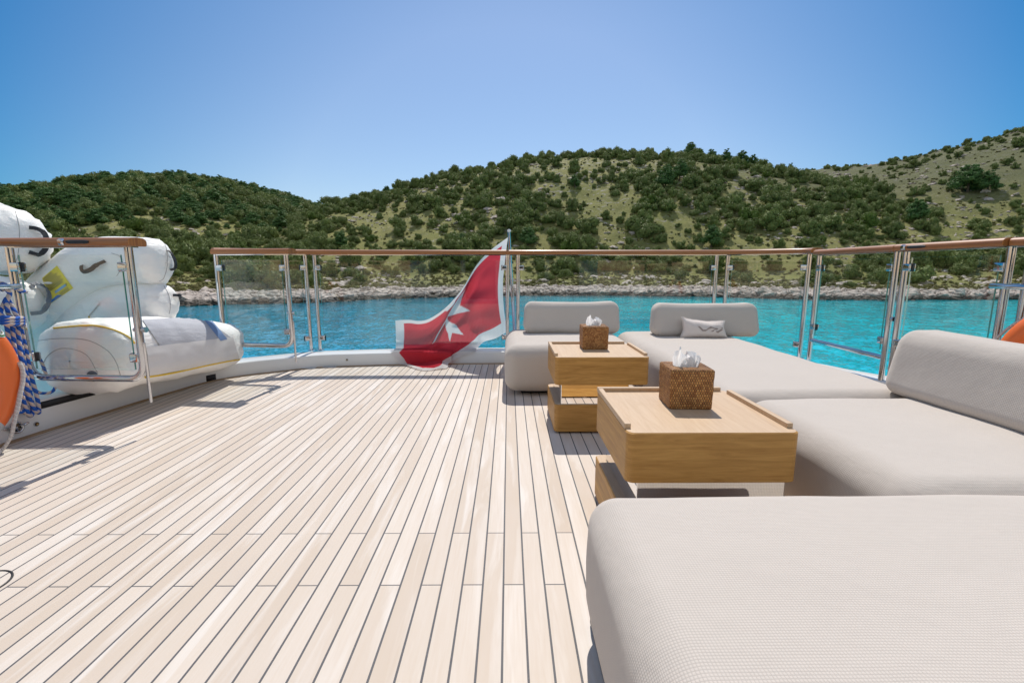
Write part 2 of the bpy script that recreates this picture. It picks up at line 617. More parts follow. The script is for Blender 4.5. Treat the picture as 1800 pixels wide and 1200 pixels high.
def terrain_mat():
    m, nt, b = mat('dry_hillside')
    p = worldpos(nt)
    s = sep(nt, p)
    big = noise(nt, p, 0.035, 5, 0.6)
    med = noise(nt, p, 0.22, 5, 0.65)
    fine = noise(nt, p, 1.6, 4, 0.7)
    col = mix(nt, ramp(nt, big, 0.35, 0.65), (0.185, 0.192, 0.062), (0.262, 0.248, 0.095))
    col = mix(nt, ramp(nt, med, 0.45, 0.68, 0, 0.75), col, (0.115, 0.125, 0.045))
    col = mix(nt, ramp(nt, fine, 0.5, 0.75, 0, 0.6), col, (0.29, 0.26, 0.125))
    ro = noise(nt, worldpos(nt, (1, 1, 2.2)), 0.42, 6, 0.72)
    rc = mix(nt, ramp(nt, fine, 0.35, 0.7), (0.24, 0.22, 0.20), (0.50, 0.47, 0.43))
    hi_ = ramp(nt, s[2], 12.0, 60.0, 0.0, 0.07)
    col = mix(nt, ramp(nt, M(nt, 'ADD', ro, hi_), 0.58, 0.66, 0, 0.85), col, rc)
    # the high bare slope is a greyer, stonier turf
    bare = M(nt, 'MULTIPLY', ramp(nt, s[0], 60.0, 130.0), ramp(nt, s[2], 14.0, 34.0))
    col = mix(nt, M(nt, 'MULTIPLY', bare, 0.75), col, mix(nt, ramp(nt, fine, 0.35, 0.7), (0.075, 0.085, 0.042), (0.135, 0.138, 0.085)))
    zz = M(nt, 'ADD', s[2], M(nt, 'MULTIPLY', M(nt, 'SUBTRACT', med, 0.5), 1.6))
    shore = ramp(nt, zz, -2.75, -2.2, 1.0, 0.0)
    col = mix(nt, shore, col, mix(nt, ramp(nt, fine, 0.3, 0.7), (0.27, 0.235, 0.205), (0.52, 0.465, 0.415)))
    wet = ramp(nt, s[2], -3.7, -3.35, 1.0, 0.0)
    col = mix(nt, wet, col, (0.085, 0.072, 0.055))
    nt.links.new(col, b.inputs['Base Color'])
    b.inputs['Roughness'].default_value = 0.95
    b.inputs['Specular IOR Level'].default_value = 0.1
    bump(nt, b, fine, 0.9, 0.4)
    return m


MAT['terrain'] = terrain_mat()


def watermat():
    m, nt, b = mat('sea_water')
    p = worldpos(nt)
    s = sep(nt, p)
    n = noise(nt, p, 0.045, 4, 0.55, 0.5)
    # pale sand under the water on the right, weed and depth on the left
    edge = M(nt, 'SUBTRACT', s[0], M(nt, 'MULTIPLY_ADD', s[1], 0.02, 2.0))
    edge = M(nt, 'ADD', edge, M(nt, 'MULTIPLY', M(nt, 'SUBTRACT', n, 0.5), 26.0))
    sand = ramp(nt, edge, -4.0, 16.0)
    deep = mix(nt, ramp(nt, n, 0.35, 0.65), (0.006, 0.26, 0.41), (0.014, 0.35, 0.50))
    turq = mix(nt, ramp(nt, n, 0.35, 0.65), (0.0, 0.52, 0.62), (0.0, 0.66, 0.74))
    col = mix(nt, sand, deep, turq)
    ga = node(nt, 'ShaderNodeAttribute', attribute_name='shore_gap')
    weed = noise(nt, worldpos(nt, (1, 0.5, 1)), 0.16, 4, 0.6)
    rim = ramp(nt, M(nt, 'ADD', ga.outputs['Fac'], M(nt, 'MULTIPLY', M(nt, 'SUBTRACT', weed, 0.5), 34.0)), 1.0, 12.0, 1.0, 0.0)
    col = mix(nt, M(nt, 'MULTIPLY', rim, 0.75), col, (0.018, 0.105, 0.125))  # dark shore rim: weedy bed, plus the land's reflection put into the colour
    patches = noise(nt, worldpos(nt, (1, 0.6, 1)), 0.09, 5, 0.6, 0.8)
    col = mix(nt, ramp(nt, patches, 0.5, 0.7, 0.0, 0.3), col, (0.004, 0.22, 0.31))
    rip = noise(nt, worldpos(nt, (0.8, 1.3, 1)), 1.6, 4, 0.65, 0.6)
    col = mix(nt, ramp(nt, rip, 0.40, 0.62, 0.30, 0.0), col, (0.0, 0.10, 0.16))  # darker ripple streaks: wave reflections put into the colour
    nt.links.new(col, b.inputs['Base Color'])
    b.inputs['Roughness'].default_value = 0.05
    b.inputs['IOR'].default_value = 1.333
    b.inputs['Specular IOR Level'].default_value = 0.42
    # wavelets tilt the surface; taken straight from the noise so that far facets keep their slope and glint
    def tilt(scale, detail, k, sc3):
        c = noise(nt, worldpos(nt, sc3), scale, detail, 0.6, 0.3, out=1)
        v = node(nt, 'ShaderNodeVectorMath', operation='SUBTRACT')
        nt.links.new(c, v.inputs[0])
        v.inputs[1].default_value = (0.5, 0.5, 0.5)
        w = node(nt, 'ShaderNodeVectorMath', operation='MULTIPLY')
        nt.links.new(v.outputs[0], w.inputs[0])
        w.inputs[1].default_value = (k, k, 0)
        return w.outputs[0]
    add = node(nt, 'ShaderNodeVectorMath', operation='ADD')
    nt.links.new(tilt(0.8, 3, 0.34, (1.0, 0.8, 1)), add.inputs[0])
    nt.links.new(tilt(3.6, 3, 0.52, (1.0, 0.8, 1)), add.inputs[1])
    rare = ramp(nt, noise(nt, p, 2.6, 2, 0.5), 0.62, 0.74)
    st = node(nt, 'ShaderNodeVectorMath', operation='SCALE')
    nt.links.new(tilt(7.0, 2, 3.6, (1, 1, 1)), st.inputs[0])
    nt.links.new(rare, st.inputs['Scale'])
    add3 = node(nt, 'ShaderNodeVectorMath', operation='ADD')
    nt.links.new(add.outputs[0], add3.inputs[0])
    nt.links.new(st.outputs[0], add3.inputs[1])
    add2 = node(nt, 'ShaderNodeVectorMath', operation='ADD')
    nt.links.new(add3.outputs[0], add2.inputs[0])
    add2.inputs[1].default_value = (0, 0, 1)
    nrm = node(nt, 'ShaderNodeVectorMath', operation='NORMALIZE')
    nt.links.new(add2.outputs[0], nrm.inputs[0])
    nt.links.new(nrm.outputs[0], b.inputs['Normal'])
    return m


MAT['water'] = watermat()


# ------------------------------------------------------------------ mesh helpers
class MB:
    """collects shapes that become ONE mesh object"""

    def __init__(self):
        self.v, self.f, self.uv, self.mi = [], [], [], []

    def add(self, V, F, UV=None, mi=0):
        o = len(self.v)
        self.v += [tuple(p) for p in V]
        for k, f in enumerate(F):
            self.f.append(tuple(i + o for i in f))
            if UV is not None:
                self.uv.append(UV[k])
            else:
                pts = [Vector(V[i]) for i in f]
                nrm = (pts[1] - pts[0]).cross(pts[2] - pts[0])
                ax = max(range(3), key=lambda i: abs(nrm[i]))
                i0, i1 = ((1, 2), (0, 2), (0, 1))[ax]
                self.uv.append([(p[i0], p[i1]) for p in pts])
            self.mi.append(mi)
        return self

    def build(self, name, mats, parent=None, smooth=True, weighted=False, sharp=None, mesh_attr=None):
        if not isinstance(mats, (list, tuple)):
            mats = [mats]
        off = ORIGIN.get(parent, Vector((0, 0, 0))) if parent is not None else Vector((0, 0, 0))
        me = bpy.data.meshes.new(name)
        me.from_pydata([(p[0] - off.x, p[1] - off.y, p[2] - off.z) for p in self.v], [], self.f)
        for m_ in mats:
            me.materials.append(MAT[m_] if isinstance(m_, str) else m_)
        me.polygons.foreach_set('material_index', self.mi)
        ul = me.uv_layers.new(name='UVMap')
        ul.data.foreach_set('uv', [c for f in self.uv for p in f for c in p])
        if smooth:
            me.polygons.foreach_set('use_smooth', [True] * len(me.polygons))
            if sharp:
                me.set_sharp_from_angle(angle=R(sharp))
        me.update()
        ob = bpy.data.objects.new(name, me)
        COL.objects.link(ob)
        if parent is not None:
            ob.parent = parent
            ORIGIN[ob] = off
        if weighted:
            w = ob.modifiers.new('weighted', 'WEIGHTED_NORMAL')
            w.keep_sharp = True
        return ob


ORIGIN = {}


def tag(o, label, cat, group=None):
    o['label'] = label
    o['category'] = cat
    if group:
        o['group'] = group
    return o


def thing(name, loc, label, cat, group=None):
    o = bpy.data.objects.new(name, None)
    o.location = loc
    o.empty_display_size = 0.1
    COL.objects.link(o)
    ORIGIN[o] = Vector(loc)
    return tag(o, label, cat, group)


def box(x0, x1, y0, y1, z0, z1):
    V = [(x, y, z) for z in (z0, z1) for y in (y0, y1) for x in (x0, x1)]
    F = [(0, 2, 3, 1), (4, 5, 7, 6), (0, 1, 5, 4), (2, 6, 7, 3), (0, 4, 6, 2), (1, 3, 7, 5)]
    return V, F


def rbox(x0, x1, y0, y1, z0, z1, r=0.02, n=3, seg=(1, 1, 1), deform=None):
    """box with rounded edges; seg = subdivisions of the flat part"""
    c = Vector(((x0 + x1) / 2, (y0 + y1) / 2, (z0 + z1) / 2))
    h = ((x1 - x0) / 2, (y1 - y0) / 2, (z1 - z0) / 2)
    inn = [max(1e-5, q - r) for q in h]

    def samples(a):
        i, s = inn[a], seg[a]
        rr = h[a] - i
        edge = [i + rr * math.tan(R(45) * k / n) for k in range(1, n + 1)]
        mid = [-i + 2 * i * k / s for k in range(s + 1)]
        return [-e for e in reversed(edge)] + mid + edge
    S = [samples(a) for a in range(3)]
    V, F, UV, idx = [], [], [], {}

    def vert(q):
        key = tuple(round(t, 5) for t in q)
        if key in idx:
            return idx[key]
        cl = [max(-inn[a], min(inn[a], q[a])) for a in range(3)]
        d = Vector([q[a] - cl[a] for a in range(3)])
        if d.length > 1e-9:
            d = d.normalized() * r
        p = Vector(cl) + d + c
        idx[key] = len(V)
        V.append(p)
        return idx[key]
    for ax in range(3):
        a, b_ = [k for k in range(3) if k != ax]
        for sgn in (-1, 1):
            for i in range(len(S[a]) - 1):
                for j in range(len(S[b_]) - 1):
                    qs = []
                    for (u, w) in ((i, j), (i + 1, j), (i + 1, j + 1), (i, j + 1)):
                        q = [0, 0, 0]
                        q[ax] = sgn * h[ax]
                        q[a] = S[a][u]
                        q[b_] = S[b_][w]
                        qs.append(tuple(q))
                    flip = (sgn < 0) != (ax == 1)
                    if flip:
                        qs.reverse()
                    F.append(tuple(vert(q) for q in qs))
                    UV.append([(q[a] + c[a], q[b_] + c[b_]) for q in qs])
    if deform:
        V = [deform(p) for p in V]
    return V, F, UV


def tube(path, r, n=12, cap=True, closed=False):
    P = [Vector(p) for p in path]
    m = len(P)
    rad = r if isinstance(r, (list, tuple)) else [r] * m
    V, F, UV = [], [], []
    tang = []
    for i in range(m):
        if closed:
            t = P[(i + 1) % m] - P[i - 1]
        else:
            t = P[min(i + 1, m - 1)] - P[max(i - 1, 0)]
        tang.append(t.normalized())
    up = Vector((0, 0, 1)) if abs(tang[0].z) < 0.9 else Vector((1, 0, 0))
    nrm = (up - tang[0] * up.dot(tang[0])).normalized()
    L, ls = 0.0, [0.0]
    for i in range(1, m):
        L += (P[i] - P[i - 1]).length
        ls.append(L)
    for i in range(m):
        nrm = (nrm - tang[i] * nrm.dot(tang[i])).normalized()
        bi = tang[i].cross(nrm)
        for k in range(n):
            a = 2 * math.pi * k / n
            V.append(P[i] + (nrm * math.cos(a) + bi * math.sin(a)) * rad[i])
    rings = m if closed else m - 1
    for i in range(rings):
        i2 = (i + 1) % m
        l2 = ls[i2] if i2 else L + (P[0] - P[-1]).length
        for k in range(n):
            k2 = (k + 1) % n
            F.append((i * n + k, i2 * n + k, i2 * n + k2, i * n + k2)[::-1])
            UV.append([(k / n, ls[i]), (k / n, l2), ((k + 1) / n, l2), ((k + 1) / n, ls[i])][::-1])
    if cap and not closed:
        F.append(tuple(range(n)))
        UV.append([(0, 0)] * n)
        F.append(tuple(reversed(range((m - 1) * n, m * n))))
        UV.append([(0, 0)] * n)
    return V, F, UV


def smooth_path(pts, n=8, closed=False):
    P = [Vector(p) for p in pts]
    out = []
    m = len(P)
    for i in range(m if closed else m - 1):
        p1, p2 = P[i], P[(i + 1) % m]
        p0 = P[i - 1] if (i > 0 or closed) else p1 * 2 - p2
        p3 = P[(i + 2) % m] if (i + 2 < m or closed) else p2 * 2 - p1
        for k in range(n):
            t = k / n
            out.append(0.5 * ((2 * p1) + (p2 - p0) * t + (2 * p0 - 5 * p1 + 4 * p2 - p3) * t * t + (3 * p1 - p0 - 3 * p2 + p3) * t ** 3))
    if not closed:
        out.append(P[-1])
    return out


def loft(rings, closed=False, caps=True, uvs=1.0):
    """rings: list of equally long point lists (each ring closed if closed)"""
    V, F, UV = [], [], []
    m, n = len(rings), len(rings[0])
    for r_ in rings:
        V += [Vector(p) for p in r_]
    for i in range(m - 1):
        for k in range(n if closed else n - 1):
            k2 = (k + 1) % n
            f = (i * n + k, (i + 1) * n + k, (i + 1) * n + k2, i * n + k2)
            F.append(f)
            UV.append([(k / n * uvs, i / m * uvs), (k / n * uvs, (i + 1) / m * uvs), ((k + 1) / n * uvs, (i + 1) / m * uvs), ((k + 1) / n * uvs, i / m * uvs)])
    if caps and closed:
        F.append(tuple(reversed(range(n))))
        UV.append([(0, 0)] * n)
        F.append(tuple(range((m - 1) * n, m * n)))
        UV.append([(0, 0)] * n)
    return V, F, UV


def extrude_poly(poly, z0, z1):
    n = len(poly)
    V = [(x, y, z0) for x, y in poly] + [(x, y, z1) for x, y in poly]
    F = [tuple(reversed(range(n))), tuple(range(n, 2 * n))]
    F += [(i, (i + 1) % n, n + (i + 1) % n, n + i) for i in range(n)]
    return V, F


def round_poly(x0, x1, y0, y1, r, n=5):
    out = []
    for cx, cy, a0 in ((x1 - r, y1 - r, 0), (x0 + r, y1 - r, 90), (x0 + r, y0 + r, 180), (x1 - r, y0 + r, 270)):
        for k in range(n + 1):
            a = R(a0 + 90 * k / n)
            out.append((cx + r * math.cos(a), cy + r * math.sin(a)))
    return out


def bvh_of(*mbs):
    V, F = [], []
    for b in mbs:
        o = len(V)
        V += [Vector(p) for p in b.v]
        F += [tuple(i + o for i in f) for f in b.f]
    return BVHTree.FromPolygons(V, F)


EYEV = Vector((0, 0, EYE))


def hit(bvh, x, y, off=0.004):
    d = ray(x, y).normalized()
    loc, nrm, _, _ = bvh.ray_cast(EYEV, d)
    if loc is None:
        return None
    if nrm.dot(d) > 0:
        nrm = -nrm
    return loc + nrm * off


def hitline(bvh, pts, n=6, off=0.004):
    out = []
    P = [Vector((x, y, 0)) for x, y in pts]
    for p in smooth_path(P, n):
        h_ = hit(bvh, p.x, p.y, off)
        if h_ is not None:
            out.append(h_)
    return out


def patch(bvh, quad, nu=14, nv=14, off=0.004):
    """a sheet lying on a surface, its corners given in photo pixels (tl, tr, br, bl)"""
    V, F, UV, ok = [], [], [], {}
    tl, tr, br, bl = [Vector((x, y)) for x, y in quad]
    for j in range(nv + 1):
        for i in range(nu + 1):
            s, t = i / nu, j / nv
            q = (tl * (1 - s) + tr * s) * (1 - t) + (bl * (1 - s) + br * s) * t
            h_ = hit(bvh, q.x, q.y, off)
            if h_ is not None:
                ok[(i, j)] = len(V)
                V.append(h_)
    for j in range(nv):
        for i in range(nu):
            ks = [(i, j), (i, j + 1), (i + 1, j + 1), (i + 1, j)]
            if all(k in ok for k in ks):
                F.append(tuple(ok[k] for k in ks))
                UV.append([(k[0] / nu, 1 - k[1] / nv) for k in ks])
    return V, F, UV


def text_mesh(body, size, extrude=0.0006):
    cu = bpy.data.curves.new('lettering', 'FONT')
    cu.body = body
    cu.size = size
    cu.align_x, cu.align_y = 'CENTER', 'CENTER'
    cu.extrude = extrude
    o = bpy.data.objects.new('lettering', cu)
    COL.objects.link(o)
    dg = bpy.context.evaluated_depsgraph_get()
    me = o.evaluated_get(dg).to_mesh()
    V = [v.co.copy() for v in me.vertices]
    F = [tuple(p.vertices) for p in me.polygons]
    o.evaluated_get(dg).to_mesh_clear()
    bpy.data.objects.remove(o)
    bpy.data.curves.remove(cu)
    return V, F


# ------------------------------------------------------------------ hull outline, deck, bulwark
INNER_PORT = [(-2.99, -4.2), (-2.985, -2.0), (-2.975, 0.0), (-2.965, 1.6), (-2.94, 2.55), (-2.88, 3.1), (-2.80, 3.65), (-2.71, 4.05),
              (-2.52, 4.29), (-2.28, 4.46), (-1.98, 4.645), (-1.60, 4.72), (-1.24, 4.768), (-0.6, 4.82), (0.0, 4.84)]
INNER = INNER_PORT + [(-x, y) for x, y in reversed(INNER_PORT[:-1])]
OUTL = [Vector((x, y, 0)) for x, y in INNER]
OUTL = smooth_path(OUTL, 6)


def outward(i):
    a, b_ = OUTL[max(i - 1, 0)], OUTL[min(i + 1, len(OUTL) - 1)]
    t = (b_ - a).normalized()
    return Vector((-t.y, t.x, 0))


def cap_z(p):
    return 0.128 + 0.075 * max(0.0, min(1.0, (3.9 - p.y) / 1.2))


b = MB()
b.add([(p.x, p.y, 0.0) for p in OUTL], [tuple(range(len(OUTL)))[::-1]])
deck = b.build('deck', 'deck', smooth=False)
deck['kind'] = 'structure'
deck['label'] = 'pale teak planked deck with dark caulking lines'

bul = thing('bulwark', (0, 4.9, 0), 'low white curved bulwark running around the edge of the teak deck', 'bulwark')
rings = []
for i, p in enumerate(OUTL):
    o = outward(i)
    z = cap_z(p)
    prof = [(0.0, -0.01), (0.0, z - 0.012), (0.003, z - 0.004), (0.011, z), (0.12, z + 0.006), (0.245, z), (0.253, z - 0.006), (0.255, z - 0.02), (0.25, -0.6)]
    rings.append([p + o * a + Vector((0, 0, zz)) for a, zz in prof])
b = MB()
b.add(*loft(rings, closed=False))
b.build('wall', 'gelcoat', bul, sharp=50)
rings = []
for i, p in enumerate(OUTL):
    o = outward(i)
    rings.append([p + o * 0.249 + Vector((0, 0, -0.58)), p + o * 0.20 + Vector((0, 0, -2.2)), p + o * 0.0 + Vector((0, 0, -4.6))])
b = MB()
b.add(*loft(rings, closed=False))
b.build('hull_plating', 'gelcoat', bul)
# waterway margin plank along the bulwark
rings = []
for i, p in enumerate(OUTL):
    o = outward(i)
    rings.append([p - o * 0.0 + Vector((0, 0, 0.005)), p - o * 0.045 + Vector((0, 0, 0.005)), p - o * 0.045 + Vector((0, 0, -0.005))])
b = MB()
b.add(*loft(rings, closed=False))
b.build('margin_plank', 'margin', bul)
bulB = MB()
bulB.add(*loft([[p + Vector((0, 0, -0.02)), p + Vector((0, 0, cap_z(p)))] for p in OUTL], closed=False))
BUL = bvh_of(bulB)


def frame_at(pt):
    """local axes on the bulwark's inner face nearest to pt: (point, inward normal, tangent)"""
    i = min(range(len(OUTL)), key=lambda k: (OUTL[k].xy - Vector(pt).xy).length)
    o = outward(i)
    return OUTL[i], -o, Vector((o.y, -o.x, 0))


def disc(c, nrm, r, h, n=16):
    nrm = Vector(nrm).normalized()
    return tube([Vector(c) - nrm * h, Vector(c), Vector(c) + nrm * h], [r, r, r * 0.86], n)


# small round lamps, scuppers and cleat on the bulwark
for px, py in ((63, 745), (386, 639.5), (610, 632)):
    h_ = hit(BUL, px, py, 0.0)
    if h_ is None:
        continue
    _, nn, tt = frame_at(h_)
    l = MB()
    l.add(*disc(h_ + nn * 0.004, nn, 0.014 if px < 100 else 0.011, 0.005))
    l.add(*disc(h_ + nn * 0.007, nn, 0.008, 0.004), mi=1)
    l.build('courtesy_light', ['chrome', 'brass'], bul)
for px, py, wd, hh in ((373, 663, 0.055, 0.045),):
    h_ = hit(BUL, px, py, 0.0)
    p, nn, tt = frame_at(h_)
    s_ = MB()
    q = [h_ + nn * 0.002 + tt * a + Vector((0, 0, c)) for a, c in ((-wd, -hh), (wd, -hh), (wd, hh * 0.6), (-wd, hh * 0.6))]
    q = [Vector((v.x, v.y, max(v.z, 0.006))) for v in q]
    s_.add(q + [v - nn * 0.004 for v in q], [(0, 1, 2, 3), (4, 7, 6, 5), (0, 4, 5, 1), (1, 5, 6, 2), (2, 6, 7, 3), (3, 7, 4, 0)])
    s_.build('scupper', 'rubber', bul)
h_ = hit(BUL, 26, 751, 0.0)
if h_ is not None:
    _, nn, tt = frame_at(h_)
    c_ = MB()
    c_.add(*disc(h_ + nn * 0.004, nn, 0.034, 0.005, 20))
    ring = [h_ + nn * 0.018 + tt * 0.03 * math.cos(a) + Vector((0, 0, 0.03 * math.sin(a))) for a in [2 * math.pi * k / 20 for k in range(20)]]
    c_.add(*tube(ring, 0.006, 8, closed=True))
    for s_ in (-1, 1):
        c_.add(*tube([h_ + nn * 0.01 + tt * 0.02 * s_, h_ + nn * 0.02 + tt * 0.06 * s_ + Vector((0, 0, 0.012))], [0.011, 0.006], 8))
    c_.build('cleat', 'chrome', bul)
# dark fairlead slot beneath the inflatable
h_ = hit(BUL, 120, 700, 0.0)
if h_ is not None:
    _, nn, tt = frame_at(h_)
    s_ = MB()
    a = h_ + Vector((0, 0, 0.0))
    q = [a + nn * 0.003 + tt * k + Vector((0, 0, c)) for k, c in ((-0.17, -0.022), (0.17, -0.022), (0.17, 0.022), (-0.17, 0.022))]
    s_.add(q + [v - nn * 0.004 for v in q], [(0, 1, 2, 3), (4, 7, 6, 5), (0, 4, 5, 1), (1, 5, 6, 2), (2, 6, 7, 3), (3, 7, 4, 0)])
    s_.build('fairlead', 'rubber', bul)
# flush fittings let into the deck
for k, (x0, x1, yy, lab) in enumerate(((-2.14, -1.98, 4.60, 'grey flush floor plate beside the open gate at the stern'),
                                      (-1.93, -1.79, 4.665, 'narrow flush latch plate in the deck near the stern posts'))):
    pl = MB()
    V, F, UV = rbox(x0, x1, yy - 0.035, yy + 0.03, -0.004, 0.008, 0.005, 2)
    pl.add(V, F, UV)
    tag(pl.build('floor_plate', 'retro' if k == 0 else 'chrome', smooth=True, weighted=True), lab, 'floor plate')
c0 = Vector((-1.70, 1.33, 0))
b = MB()
ringp = [c0 + Vector((0.078 * math.cos(2 * math.pi * k / 40), 0.078 * math.sin(2 * math.pi * k / 40), 0.001)) for k in range(40)]
b.add(*tube(ringp, 0.0035, 6, closed=True))
b.build('ring', 'rubber', None)
hb = bpy.data.objects['ring']
hb.name = 'deck_hatch'
b2 = MB()
b2.add([c0 + Vector((0.0765 * math.cos(2 * math.pi * k / 40), 0.0765 * math.sin(2 * math.pi * k / 40), 0.0015)) for k in range(40)], [tuple(range(40))])
lid = b2.build('lid', 'deck', hb)
tag(hb, 'round flush hatch ringed with black caulk in the deck at left', 'deck hatch')

# ------------------------------------------------------------------ railings
RZ = 1.205


def rail_bar(path, w=0.125, h=0.046):
    """varnished cap rail: rounded section swept along a path (path = centre of its underside)"""
    prof = [(-w / 2 + 0.006, 0), (w / 2 - 0.006, 0), (w / 2, 0.008), (w / 2 + 0.002, h * 0.5), (w / 2 - 0.004, h * 0.82), (w / 2 - 0.02, h), (0, h + 0.004),
            (-w / 2 + 0.02, h), (-w / 2 + 0.004, h * 0.82), (-w / 2 - 0.002, h * 0.5), (-w / 2, 0.008)]
    P = [Vector(p) for p in path]
    rings = []
    L = 0
    n = len(prof)
    V, F, UV = [], [], []
    for i, p in enumerate(P):
        t = (P[min(i + 1, len(P) - 1)] - P[max(i - 1, 0)]).normalized()
        s = Vector((t.y, -t.x, 0)).normalized()
        for a, c in prof:
            V.append(p + s * a + Vector((0, 0, c)))
    for i in range(len(P) - 1):
        L2 = L + (P[i + 1] - P[i]).length
        for k in range(n):
            k2 = (k + 1) % n
            F.append((i * n + k, (i + 1) * n + k, (i + 1) * n + k2, i * n + k2))
            UV.append([(k / n, L), (k / n, L2), ((k + 1) / n, L2), ((k + 1) / n, L)])
        L = L2
    F.append(tuple(reversed(range(n))))
    UV.append([(prof[k][0], prof[k][1]) for k in reversed(range(n))])
    F.append(tuple(range((len(P) - 1) * n, len(P) * n)))
    UV.append([(prof[k][0], prof[k][1]) for k in range(n)])
    return V, F, UV


def flat_bar(path, w=0.05, h=0.008):
    P = [Vector(p) for p in path]
    rings = []
    for i, p in enumerate(P):
        t = (P[min(i + 1, len(P) - 1)] - P[max(i - 1, 0)]).normalized()
        s = Vector((t.y, -t.x, 0)).normalized()
        rings.append([p + s * a + Vector((0, 0, c)) for a, c in ((-w / 2, -h), (w / 2, -h), (w / 2, -0.0005), (-w / 2, -0.0005))])
    V, F, UV = loft(rings, closed=True)
    return V, [tuple(reversed(f)) for f in F], [list(reversed(u)) for u in UV]


def pane(a, c, z0, z1, th=0.011):
    """upright sheet of glass from a to c (xy points); big faces glass, edges green"""
    a, c = Vector((*a, 0)), Vector((*c, 0))
    t = (c - a).normalized()
    s = Vector((t.y, -t.x, 0)) * th / 2
    m = MB()
    V = [a - s + Vector((0, 0, z0)), c - s + Vector((0, 0, z0)), c - s + Vector((0, 0, z1)), a - s + Vector((0, 0, z1)),
         a + s + Vector((0, 0, z0)), c + s + Vector((0, 0, z0)), c + s + Vector((0, 0, z1)), a + s + Vector((0, 0, z1))]
    m.add(V, [(3, 2, 1, 0), (4, 5, 6, 7)])
    m.add(V, [(0, 1, 5, 4), (1, 2, 6, 5), (2, 3, 7, 6), (3, 0, 4, 7)], mi=1)
    return m


def clamp(p, t, z, w=0.062, h=0.052, d=0.05):
    """polished glass clamp reaching from a post at p along t"""
    t = Vector((*t, 0)).normalized() if len(t) == 2 else Vector(t).normalized()
    s = Vector((t.y, -t.x, 0))
    V, F, UV = rbox(0.006, w, -d / 2, d / 2, -h / 2, h / 2, 0.006, 2)
    o = Vector((*p, z))
    V2, F2, UV2 = rbox(w * 0.84, w + 0.004, -d / 2 + 0.012, d / 2 - 0.012, -h / 2 - 0.002, h / 2 + 0.002, 0.003, 1)
    m = MB()
    m.add([o + t * v.x + s * v.y + Vector((0, 0, v.z)) for v in V], [f for f in F], UV)
    m.add([o + t * v.x + s * v.y + Vector((0, 0, v.z)) for v in V2], [f for f in F2], UV2, mi=1)
    return m


def post(p, z0, z1, r=0.021, foot=True):
    m = MB()
    m.add(*tube([(p[0], p[1], z0), (p[0], p[1], z1)], r, 20))
    if foot:
        m.add(*tube([(p[0], p[1], z0), (p[0], p[1], z0 + 0.006), (p[0], p[1], z0 + 0.010)], [0.04, 0.04, 0.024], 20))
    return m


# --- stern railing: wooden cap, posts in pairs, glass between
sr = thing('stern_railing', (0, 5.0, 0.13), 'long varnished wooden handrail on steel posts with glass panes across the stern', 'railing')
SP = [(-2.79, 4.40), (-2.55, 4.64), (-2.32, 4.80), (-2.10, 4.93), (-1.7, 4.985), (-0.9, 5.0), (0, 5.005), (0.9, 5.0), (1.9, 4.99), (2.33, 4.955), (2.58, 4.84), (2.76, 4.66), (2.885, 4.47), (2.90, 4.30), (2.895, 3.9), (2.88, 3.43)]
sp3 = smooth_path([(x, y, RZ - 0.046 - (0.018 * max(0, min(1, (4.7 - y) / 1.2)) if x > 0 else 0.012 * max(0, (4.8 - y)))) for x, y in SP], 6)
b = MB()
b.add(*rail_bar(sp3[:78]))
b.build('handrail', 'rail', sr, sharp=50)
b = MB()
b.add(*flat_bar(sp3[:78]))
b.build('rail_plate', 'chrome', sr, smooth=False)
postsS = [(-2.775, 4.42), (-2.155, 4.925), (-2.065, 4.945), (-0.013, 4.985), (0.103, 4.985), (2.24, 4.975), (2.352, 4.955), (2.895, 4.445)]
for q in postsS:
    post(q, 0.128, RZ - 0.05).build('post', 'chrome', sr, sharp=40)
for a, c in ((0, 1), (2, 3), (4, 5), (6, 7)):
    pa, pc = Vector(postsS[a]), Vector(postsS[c])
    t = (pc - pa).normalized()
    pane(pa + t * 0.045, pc - t * 0.045, 0.19, 1.096).build('glass_pane', ['glass', 'glass_edge'], sr, smooth=False)
    for zz in (1.02, 0.265):
        clamp(pa, t, zz).build('clamp', ['chrome', 'rubber'], sr, sharp=40)
        clamp(pc, -t, zz).build('clamp', ['chrome', 'rubber'], sr, sharp=40)

GZ = 1.18


